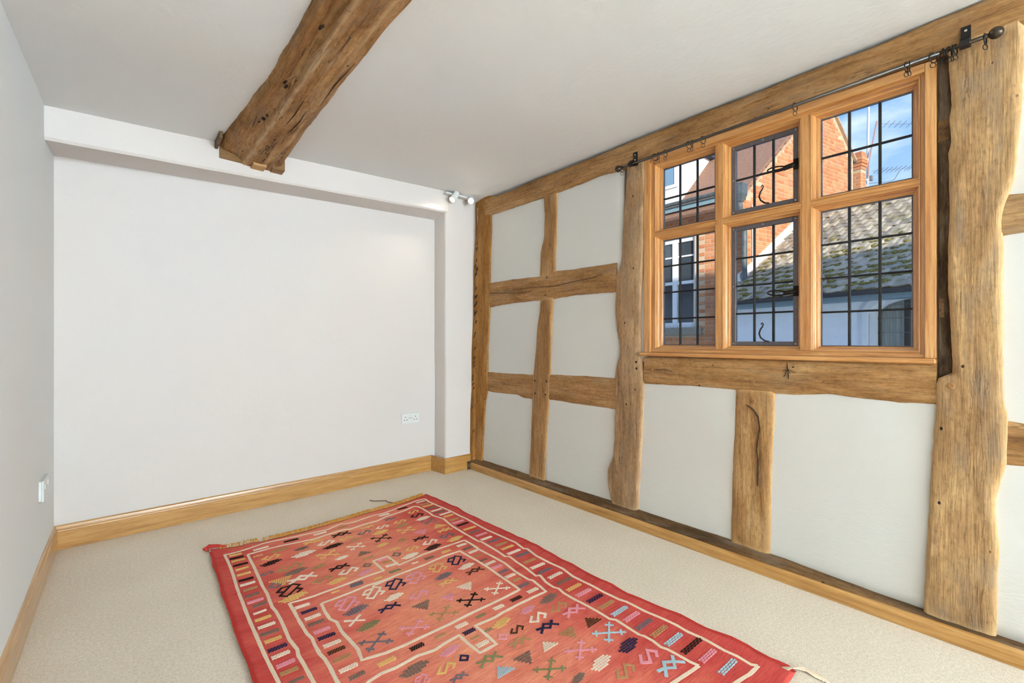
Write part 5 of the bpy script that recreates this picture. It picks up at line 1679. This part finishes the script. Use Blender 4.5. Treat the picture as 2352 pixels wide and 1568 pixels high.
# eaves: soffit, fascia, half-round gutter, hopper and downpipe at the corner
m = MB()
m.box(ex + 0.03, XA + 0.02, 3.43, 9.0, 3.560, 3.585)
hpart(m.build('soffit', M_SOFFIT))
m = MB()
m.box(ex + 0.005, ex + 0.03, 3.40, 9.0, 3.555, 3.65)
hpart(m.build('fascia', M_BLUEGREY))
m = MB()
gc = Vector((ex - 0.055, 0, 3.70))
sec = [(0.06 * math.cos(R(a_)), 0.06 * math.sin(R(a_))) for a_ in range(180, 361, 20)] + [(0.052 * math.cos(R(a_)), 0.052 * math.sin(R(a_))) for a_ in range(360, 179, -20)]
m.ring_loft([[(gc.x + a_, y, gc.z + b_) for a_, b_ in sec] for y in (3.36, 9.0)])
hpart(m.build('gutter', M_GUTTER))
m = MB()
m.ring_loft([[(gc.x - .10, 3.30, 3.74), (gc.x + .10, 3.30, 3.74), (gc.x + .10, 3.46, 3.74), (gc.x - .10, 3.46, 3.74)], [(gc.x - .10, 3.30, 3.56), (gc.x + .10, 3.30, 3.56), (gc.x + .10, 3.46, 3.56), (gc.x - .10, 3.46, 3.56)], [(gc.x - .05, 3.34, 3.44), (gc.x + .05, 3.34, 3.44), (gc.x + .05, 3.44, 3.44), (gc.x - .05, 3.44, 3.44)]])
hpart(m.build('hopper', M_GUTTER))
m = MB()
m.tube([(gc.x, 3.39, 3.46), (gc.x + 0.02, 3.39, 3.36), (XA - 0.10, 3.41, 3.10), (XA - 0.09, 3.41, 2.9), (XA - 0.09, 3.41, -2.8)], 0.045, 10)
hpart(m.build('downpipe', M_GUTTER, smooth=True))
m = MB()
m.tube([G(0.22, 0.03, 3.5), G(0.24, 0.03, 2.9), G(0.23, 0.03, 1.5)], 0.010, 6)
hpart(m.build('cable', M_FLASH))

# sash window in the street front
m = MB()
xf = XA + 0.06
for y0, y1, z0, z1 in ((WY0, WY0 + 0.05, WZ0, WZ1), (WY1 - 0.05, WY1, WZ0, WZ1), (WY0, WY1, WZ1 - 0.09, WZ1), (WY0, WY1, WZ0, WZ0 + 0.10), ((WY0 + WY1) / 2 - 0.06, (WY0 + WY1) / 2 + 0.04, WZ0, WZ1), (WY0, WY1, 2.21, 2.27)):
    e_ = 0.004 * (0 if (z1 - z0) < 0.2 else (1 if abs((y0 + y1) - (WY0 + WY1)) > 0.1 else 2))
    m.box(xf - e_, xf + 0.07 - e_, y0, y1, z0 + e_, z1 - e_)
SW = hpart(m.build('sash_window', M_WHITEPAINT, label='white painted sash window'))
ym = (WY0 + WY1) / 2 - 0.01
for y0, y1 in ((WY0 + 0.05, ym - 0.05), (ym + 0.05, WY1 - 0.05)):
    for z0, z1 in ((WZ0 + 0.10, 2.21), (2.27, WZ1 - 0.09)):
        m = MB()
        m.box(xf + 0.045, xf + 0.055, y0, y1, z0, z1)
        hpart(m.build('pane', M_DKGLASS), SW)
    m = MB()
    m.box(xf + 0.02, xf + 0.05, y0, y1, 2.74, 2.77)
    hpart(m.build('glazing_bar', M_WHITEPAINT), SW)
m = MB()
m.box(xf + 0.05, xf + 0.12, WY0 + 0.05, WY1 - 0.05, 2.78, WZ1 - 0.09)
hpart(m.build('blind', M_CURTAIN), SW)
m = MB()
m.box(xf + 0.07, xf + 0.2, WY0, WY1, WZ0, WZ1)
hpart(m.build('dark_room', M_HOLE), SW)
m = MB()
m.box(XA - 0.07, XA + 0.1, WY0 - 0.16, WY1 + 0.16, WZ0 - 0.15, WZ0)
hpart(bevel(m.build('stone_sill', M_STONE), 0.012))
m = MB()
m.box(XA - 0.02, XA + 0.1, WY0 - 0.05, WY1 + 0.05, WZ1, WZ1 + 0.10)
hpart(m.build('lintel', M_FLASH))

# dormer standing on the street slope
DX0, DX1, DY0, DY1 = 8.33, 9.62, 4.70, 6.3
zr = lambda x: ez + 0.03 + (x - ex) * math.tan(slope)
m = MB()
m.ring_loft([[(DX0, y, zr(DX0) - 0.05), (DX1, y, zr(DX1) - 0.02), (DX1, y, 5.02), (DX0, y, 4.96)] for y in (DY0, DY1)])
DR = hpart(m.build('dormer', M_WHITEPAINT, label='white dormer on the roof slope'))
m = MB()
m.box(DX0 - 0.12, DX1 + 0.5, DY0 - 0.12, DY1 + 0.1, 4.96, 5.06)
hpart(m.build('dormer_roof', M_LEADROOF), DR)
m = MB()
m.box(DX0 - 0.008, DX0 + 0.01, DY0 + 0.14, DY0 + 0.80, 4.22, 4.84)
hpart(m.build('pane', M_SKYGLASS), DR)
m = MB()
for y0, y1, z0, z1 in ((DY0 + 0.08, DY0 + 0.14, 4.16, 4.90), (DY0 + 0.14, DY0 + 0.8, 4.16, 4.22), (DY0 + 0.14, DY0 + 0.8, 4.84, 4.90)):
    m.box(DX0 - 0.03, DX0 + 0.01, y0, y1, z0, z1)
hpart(m.build('window_frame', M_WHITEPAINT), DR)

# chimney stack behind the gable
CHX, CHY = 12.75, 2.853
cu, cv = Vector((math.cos(R(-11)), math.sin(R(-11)), 0)), Vector((-math.sin(R(-11)), math.cos(R(-11)), 0))


def chim(m, hw, z0, z1):
    c = Vector((CHX, CHY, 0))
    p = [c + cu * a_ * hw + cv * b_ * hw * 1.0 for a_, b_ in ((-1, -1), (1, -1), (1, 1), (-1, 1))]
    m.hexa([v + Vector((0, 0, z0)) for v in p] + [v + Vector((0, 0, z1)) for v in p])


CH = obj('chimney_stack', None, label='red brick chimney stack with stepped cap behind the gable', cat='chimney', loc=(CHX, CHY, 2.0))
bpy.context.view_layer.update()
m = MB()
chim(m, 0.100, 2.0, 4.98)
cs_ = m.build('stack', M_MORTAR)
adopt(cs_, CH)
for hw, z0, z1 in ((0.112, 4.985, 5.045), (0.124, 5.055, 5.115), (0.137, 5.125, 5.185), (0.137, 5.195, 5.255), (0.124, 5.265, 5.325), (0.112, 5.335, 5.38)):
    m = MB()
    chim(m, hw, z0, z1)
    adopt(m.build('cap_course', M_BRICK), CH)
m = MB()
for c in range(40):
    z = 2.03 + c * 0.075
    if z > 4.94:
        break
    for sd in range(4):
        n1 = (-cv, cu, cv, -cu)[sd]
        t1 = (cu, cv, -cu, -cv)[sd]
        for a_ in ((-0.052, 0.052) if c % 2 else (-0.078, 0.030)):
            L = 0.100 if c % 2 else (0.046 if a_ != 0.030 else 0.150)
            b_ = brick_mesh(L * 0.96, 0.064, 0.01)
            cc = Vector((CHX, CHY, z)) + n1 * 0.1005 + t1 * a_
            m.add([cc + t1 * q[0] + n1 * q[1] + Vector((0, 0, q[2])) for q in b_.v], b_.f)
adopt(m.build('brickwork', M_BRICK, kind='stuff'), CH)

# television aerials on a white mast fixed beside the chimney
am = obj('aerial_mast', None, label='white pole with two television aerials beside the chimney', cat='aerial', loc=(13.285, 2.795, 3.9))
bpy.context.view_layer.update()
m = MB()
m.tube([(13.27, 2.80, 3.9), (13.31, 2.765, 7.4)], 0.027, 8)
adopt(m.build('mast', M_ALU, smooth=True), am)
m = MB()
m.tube([(13.17, 2.765, 4.9), (13.19, 2.745, 5.26), (13.33, 2.626, 6.22)], 0.015, 6)
adopt(m.build('slant_mast', plain('rusty_pole', (178, 132, 124), 0.5), smooth=True), am)
m = MB()
m.box(13.02, 13.12, 2.83, 2.88, 4.70, 4.92)
m.box(12.858, 13.30, 2.80, 2.83, 4.72, 4.76)
m.box(12.858, 13.30, 2.80, 2.83, 4.86, 4.90)
adopt(m.build('bracket', M_ALU), am)
m = MB()
m.box(13.29, 13.36, 2.70, 2.76, 4.86, 4.98)
adopt(bevel(m.build('amplifier', M_ALUDK), 0.01), am)
for p0, p1, els in ((Vector((13.22, 2.60, 6.11)), Vector((13.78, 2.08, 6.09)), [0.27, 0.43, 0.60, 0.76, 0.95]), (Vector((13.12, 2.675, 5.02)), Vector((13.82, 2.08, 5.10)), [0.12, 0.22, 0.33, 0.44, 0.55, 0.66, 0.78, 0.90, 0.98])):
    dr = (p1 - p0).normalized()
    m = MB()
    m.tube([p0, p1], 0.004, 5)
    sd = dr.cross(Vector((0, 0, 1))).normalized()
    for f in els:
        c = p0.lerp(p1, f)
        m.tube([c - sd * 0.10 + Vector((0, 0, -.03)), c + sd * 0.10 + Vector((0, 0, .03))], 0.005, 5)
    adopt(m.build('yagi_aerial', M_ALUDK), am)
m = MB()
m.tube([(13.28, 2.78, 4.80), (13.45, 2.55, 4.80), (13.56, 2.42, 4.81), (13.62, 2.36, 4.86), (13.66, 2.32, 4.95), (13.70, 2.28, 5.06)], 0.008, 5)
adopt(m.build('support_arm', M_ALUDK), am)

# ---- low cottage with the mossy roof, nearer the viewer, leaning against the gable
CE = Vector((7.528, 3.266, 1.768))
CD = Vector((math.sin(R(12)), math.cos(R(12)), 0))      # along the eaves (away)
CNR = Vector((-0.5538, 0.1177, 0.8243)).normalized()
CUP = CD.cross(CNR)
if CUP.z < 0:
    CUP = -CUP
CUP.normalize()
CL = Vector((CD.y, -CD.x, 0))      # into the cottage, +x
COT = obj('cottage', None, label='low white rendered cottage with a mossy tiled roof', cat='house', loc=(7.7, 2.0, -2.8))
bpy.context.view_layer.update()
HI = COT.matrix_world.inverted()


def cpart(o, par=None):
    o.parent = par or COT
    if par is None:
        o.matrix_parent_inverse = HI
    return o


def C3(q, d, z):
    p = Vector((CE.x, CE.y, 0)) + CD * q + CL * (0.2 + d)
    return Vector((p.x, p.y, z))


AQ0, AQ1, AZ0, AZS, ARISE = -2.72, -1.726, 0.35, 1.50, 0.22
aqm, ahw = (AQ0 + AQ1) / 2, (AQ1 - AQ0) / 2


def arch_z(q, e=0.0):
    t = (q - aqm) / (ahw + e)
    return AZS + (ARISE + e) * math.sqrt(max(0.0, 1 - t * t * 0.98)) - 0.03


m = MB()
DEP = 2.6
zt_ = 1.66
def q_gable(d):
    lo, hi = -3.0, 1.5
    for _ in range(40):
        mid = (lo + hi) / 2
        if (C3(mid, d, 0) - GC).dot(GN) > 0.03:
            lo = mid
        else:
            hi = mid
    return lo


QE = 0.20
for q0, q1, z0, z1 in ((-6.0, AQ0, -2.8, zt_ + 0.12), (AQ1, QE, -2.8, zt_ + 0.12), (AQ0, AQ1, -2.8, AZ0)):
    m.hexa([C3(q0, 0, z0), C3(q1, 0, z0), C3(q1, 0.25, z0), C3(q0, 0.25, z0), C3(q0, 0, z1), C3(q1, 0, z1), C3(q1, 0.25, z1), C3(q0, 0.25, z1)])
m.ring_loft([[C3(-6.0, 2.4, z), C3(q_gable(2.4), 2.4, z), C3(q_gable(2.65), 2.65, z), C3(-6.0, 2.65, z)] for z in (-2.8, zt_ + 0.1)])
NA_ = 16
for k in range(NA_):
    q0, q1 = AQ0 + (AQ1 - AQ0) * k / NA_, AQ0 + (AQ1 - AQ0) * (k + 1) / NA_
    za, zb_ = arch_z(q0), arch_z(q1)
    m.hexa([C3(q0, 0, za), C3(q1, 0, zb_), C3(q1, 0.25, zb_), C3(q0, 0.25, za), C3(q0, 0, zt_ + 0.12), C3(q1, 0, zt_ + 0.12), C3(q1, 0.25, zt_ + 0.12), C3(q0, 0.25, zt_ + 0.12)])
cpart(m.build('wall', M_RENDER))
# arched window: frame, glass, leads, curtain
m = MB()


def frame_strip(w_, d0, d1, e):
    pts_o = [(AQ0 - e, AZ0)] + [(AQ0 - e + (AQ1 - AQ0 + 2 * e) * k / 20, arch_z(AQ0 - e + (AQ1 - AQ0 + 2 * e) * k / 20, e)) for k in range(21)] + [(AQ1 + e, AZ0)]
    cxq, czq = aqm, 1.1
    rings_ = []
    for q, z in pts_o:
        qi, zi = q + (w_ if q < aqm - 0.4 else (-w_ if q > aqm + 0.4 else (aqm - q) * 0.12)), z - (w_ if z > AZ0 + 0.01 else -w_)
        rings_.append([C3(q, d0, z), C3(qi, d0, zi), C3(qi, d1, zi), C3(q, d1, z)])
    m.ring_loft(rings_)


frame_strip(0.065, 0.02, 0.10, 0.0)
frame_strip(0.06, -0.035, 0.02, 0.06)
m.hexa([C3(-2.20, 0.04, AZ0), C3(-2.16, 0.04, AZ0), C3(-2.16, 0.10, AZ0), C3(-2.20, 0.10, AZ0), C3(-2.20, 0.04, 1.66), C3(-2.16, 0.04, 1.66), C3(-2.16, 0.10, 1.66), C3(-2.20, 0.10, 1.66)])
AW = cpart(m.build('arched_window', M_WHITEPAINT, label='white framed arched window'))
m = MB()
m.hexa([C3(AQ0, 0.085, AZ0), C3(AQ1, 0.085, AZ0), C3(AQ1, 0.09, AZ0), C3(AQ0, 0.09, AZ0), C3(AQ0, 0.085, 1.72), C3(AQ1, 0.085, 1.72), C3(AQ1, 0.09, 1.72), C3(AQ0, 0.09, 1.72)])
cpart(m.build('pane', M_GLASS), AW)
for q in (-1.86, -1.955, -2.06, -2.14, -2.3, -2.42, -2.54):
    m = MB()
    m.tube([C3(q, 0.08, AZ0), C3(q, 0.08, 1.70)], 0.004, 4)
    cpart(m.build('lead_came', M_ALUDK), AW)
for z in (0.6, 0.86, 1.03, 1.21, 1.39, 1.56):
    m = MB()
    m.tube([C3(AQ0, 0.08, z), C3(AQ1, 0.08, z)], 0.004, 4)
    cpart(m.build('lead_came', M_ALUDK), AW)
m = MB()
rings = []
for z in (AZ0, 1.72):
    rings.append([C3(-2.04 + 0.28 * k / 24, 0.16 + 0.02 * math.sin(k * 1.25), z) for k in range(25)] + [C3(-2.04 + 0.28 * k / 24, 0.165 + 0.02 * math.sin(k * 1.25), z) for k in range(24, -1, -1)])
m.ring_loft(rings)
cpart(m.build('curtain', M_CURTAIN), AW)
m = MB()
m.hexa([C3(AQ0 - .1, 0.24, AZ0), C3(AQ1 + .1, 0.24, AZ0), C3(AQ1 + .1, 0.6, AZ0), C3(AQ0 - .1, 0.6, AZ0), C3(AQ0 - .1, 0.24, 1.75), C3(AQ1 + .1, 0.24, 1.75), C3(AQ1 + .1, 0.6, 1.75), C3(AQ0 - .1, 0.6, 1.75)])
cpart(m.build('dark_room', plain('room_dark', (70, 74, 72), 0.9)), AW)
# gutter, fascia
m = MB()
gz = 1.735
g0 = Vector((CE.x, CE.y, 0)) + CL * (-0.055)
rings = []
for q in (0.28, -6.0):
    b_ = g0 + CD * q
    rings.append([(b_.x + CL.x * a_, b_.y + CL.y * a_, gz + c_) for a_, c_ in [(0.05 * math.cos(R(t)), 0.055 * math.sin(R(t))) for t in range(180, 361, 20)] + [(0.044 * math.cos(R(t)), 0.049 * math.sin(R(t))) for t in range(360, 179, -20)]])
m.ring_loft(rings)
cpart(m.build('gutter', M_DKGUTTER))
m = MB()
m.hexa([C3(-6, -0.20, 1.62), C3(0.28, -0.20, 1.62), C3(0.28, 0.02, 1.62), C3(-6, 0.02, 1.62), C3(-6, -0.20, 1.74), C3(0.28, -0.20, 1.74), C3(0.28, 0.02, 1.76), C3(-6, 0.02, 1.76)])
cpart(m.build('fascia', M_BLUEGREY))


def RT(q, u, h=0.0):
    return CE + CD * q + CUP * u + CNR * h


# underlay, tiles, moss
U_RIDGE = (3.74 - 1.768) / CUP.z
m = MB()


def gable_q(u):
    """how far along the eaves the roof runs at height u before it meets the brick gable"""
    lo, hi = -3.0, 3.5
    for _ in range(40):
        mid = (lo + hi) / 2
        if (RT(mid, u) - GC).dot(GN) > 0.0:
            lo = mid
        else:
            hi = mid
    return lo


us = [-0.04, 0.2, 0.45] + [0.55 + (U_RIDGE - 0.55) * k / 10 for k in range(11)]
rl = [(RT(-6, u, -0.03), RT(min(0.24, gable_q(u) - 0.06), u, -0.03)) for u in us]
m.add([p for pr in rl for p in pr], [(2 * k, 2 * k + 1, 2 * k + 3, 2 * k + 2) for k in range(len(us) - 1)])
o = cpart(m.build('roof', M_MOSSTILE))
so = o.modifiers.new('thick', 'SOLIDIFY')
so.thickness = 0.06
so.offset = -1 if o.data.polygons[0].normal.z > 0 else 1
tb = MB()
# one tile: gentle roll across its width, thick lower edge; local x along eaves, y up the slope
TW, TL, GA, PITCH = 0.205, 0.26, 0.155, 0.185
prof = [(-0.5, 0.003), (-0.30, 0.0), (-0.05, 0.003), (0.18, 0.012), (0.36, 0.016), (0.5, 0.008)]
rg = []
for y_, hh in ((0.0, 0.020), (TL, 0.002)):
    rg.append([(a_ * TW, y_, b_ + hh) for a_, b_ in prof] + [(a_ * TW, y_, b_ + hh - 0.016) for a_, b_ in reversed(prof)])
tb.ring_loft(rg)
tile_me = new_mesh('roof_tile', tb.v, tb.f)
tile_me.materials.append(M_MOSSTILE)
tile_me.flip_normals()
rr = random.Random(21)
cands = []
for c in range(int(U_RIDGE / GA) + 1):
    u = -0.05 + c * GA
    q = 0.10 if c % 2 else 0.0
    qmax = 0.24
    q = qmax - (PITCH * (0.5 if c % 2 else 0.0))
    while q > -3.4:
        p = RT(q, u + 0.1)
        if u < 0.5 or (p - GC).dot(GN) > 0.06:
            cands.append((not seen(p), (p - EYE).length, q, u))
        q -= PITCH
cands.sort()
rest = MB()
for i, (hid, dist, q, u) in enumerate(cands):
    jx, jy, jz, jr = rr.uniform(-.012, .012), rr.uniform(-.012, .012), rr.uniform(0, .012), rr.uniform(-.05, .05)
    X = (CD * math.cos(jr) + CUP * math.sin(jr)).normalized()
    Nn = (CNR + CD * rr.uniform(-.06, .06)).normalized()
    Y = Nn.cross(X).normalized()
    if Y.dot(CUP) < 0:
        X = -X
        Y = Nn.cross(X).normalized()
    Nn = X.cross(Y)
    mt_ = Matrix((X, Y, Nn)).transposed().to_4x4()
    mt_.translation = RT(q + jx, u + jy, jz)
    if i < 300 and not hid:
        o = bpy.data.objects.new('roof_tile', tile_me)
        COL.objects.link(o)
        o.parent = COT
        o.matrix_parent_inverse = HI
        o.matrix_basis = mt_
    else:
        rest.add([mt_ @ Vector(v) for v in tb.v], [tuple(reversed(f)) for f in tb.f])
cpart(rest.build('roof_tiling', M_MOSSTILE, kind='stuff'))
mo = MB()
rr = random.Random(5)
for k in range(2000):
    u = abs(rr.gauss(0, 0.55)) if rr.random() < 0.8 else rr.uniform(0, 1.6)
    q = rr.uniform(-3.2, 0.2)
    if noise.noise(Vector((q * 3.1, u * 4.2, 4))) < -0.06:
        continue
    c = round((u + 0.05) / GA) * GA - 0.05 + rr.uniform(-.02, .03)
    p = RT(q, max(-0.03, c), 0.022)
    if c > 0.5 and (p - GC).dot(GN) < 0.05:
        continue
    rad = rr.uniform(0.012, 0.042)
    # flattened lumpy cushion
    b_ = len(mo.v)
    SEG = 7
    rows_ = [(0.0, 1.0), (0.45, 0.85), (0.8, 0.5)]
    for h_, r_ in rows_:
        for s_ in range(SEG):
            a_ = 2 * math.pi * s_ / SEG
            r2 = rad * r_ * rr.uniform(0.75, 1.2)
            mo.v.append(tuple(p + CD * math.cos(a_) * r2 * 1.2 + CUP * math.sin(a_) * r2 + CNR * (h_ * rad * 0.7)))
    mo.v.append(tuple(p + CNR * rad * 0.7))
    for i in range(2):
        for s_ in range(SEG):
            mo.f.append((b_ + i * SEG + s_, b_ + i * SEG + (s_ + 1) % SEG, b_ + (i + 1) * SEG + (s_ + 1) % SEG, b_ + (i + 1) * SEG + s_))
    for s_ in range(SEG):
        mo.f.append((b_ + 2 * SEG + s_, b_ + 2 * SEG + (s_ + 1) % SEG, b_ + 3 * SEG))
cpart(mo.build('moss', M_MOSS, smooth=True, kind='stuff'))
# white mortar flashing where the roof meets the brick gable
m = MB()
rings = []
for k in range(24):
    u = 0.62 + (U_RIDGE - 0.62) * k / 23
    q = gable_q(u)
    p = RT(q, u, 0.03)
    w_ = 0.075 + 0.012 * noise.noise(Vector((u * 9, 1, 1)))
    rings.append([p + GN * 0.012 + Vector((0, 0, 0.15 * 0.75)), p + GN * 0.020 + Vector((0, 0, 0.02)), p + GN * w_ - Vector((0, 0, 0.03)), p + GN * w_ - Vector((0, 0, 0.06)), p - GN * 0.02 - Vector((0, 0, 0.06)), p - GN * 0.02 + Vector((0, 0, 0.11))])
m.ring_loft(rings)
cpart(m.build('flashing', M_FLASH))
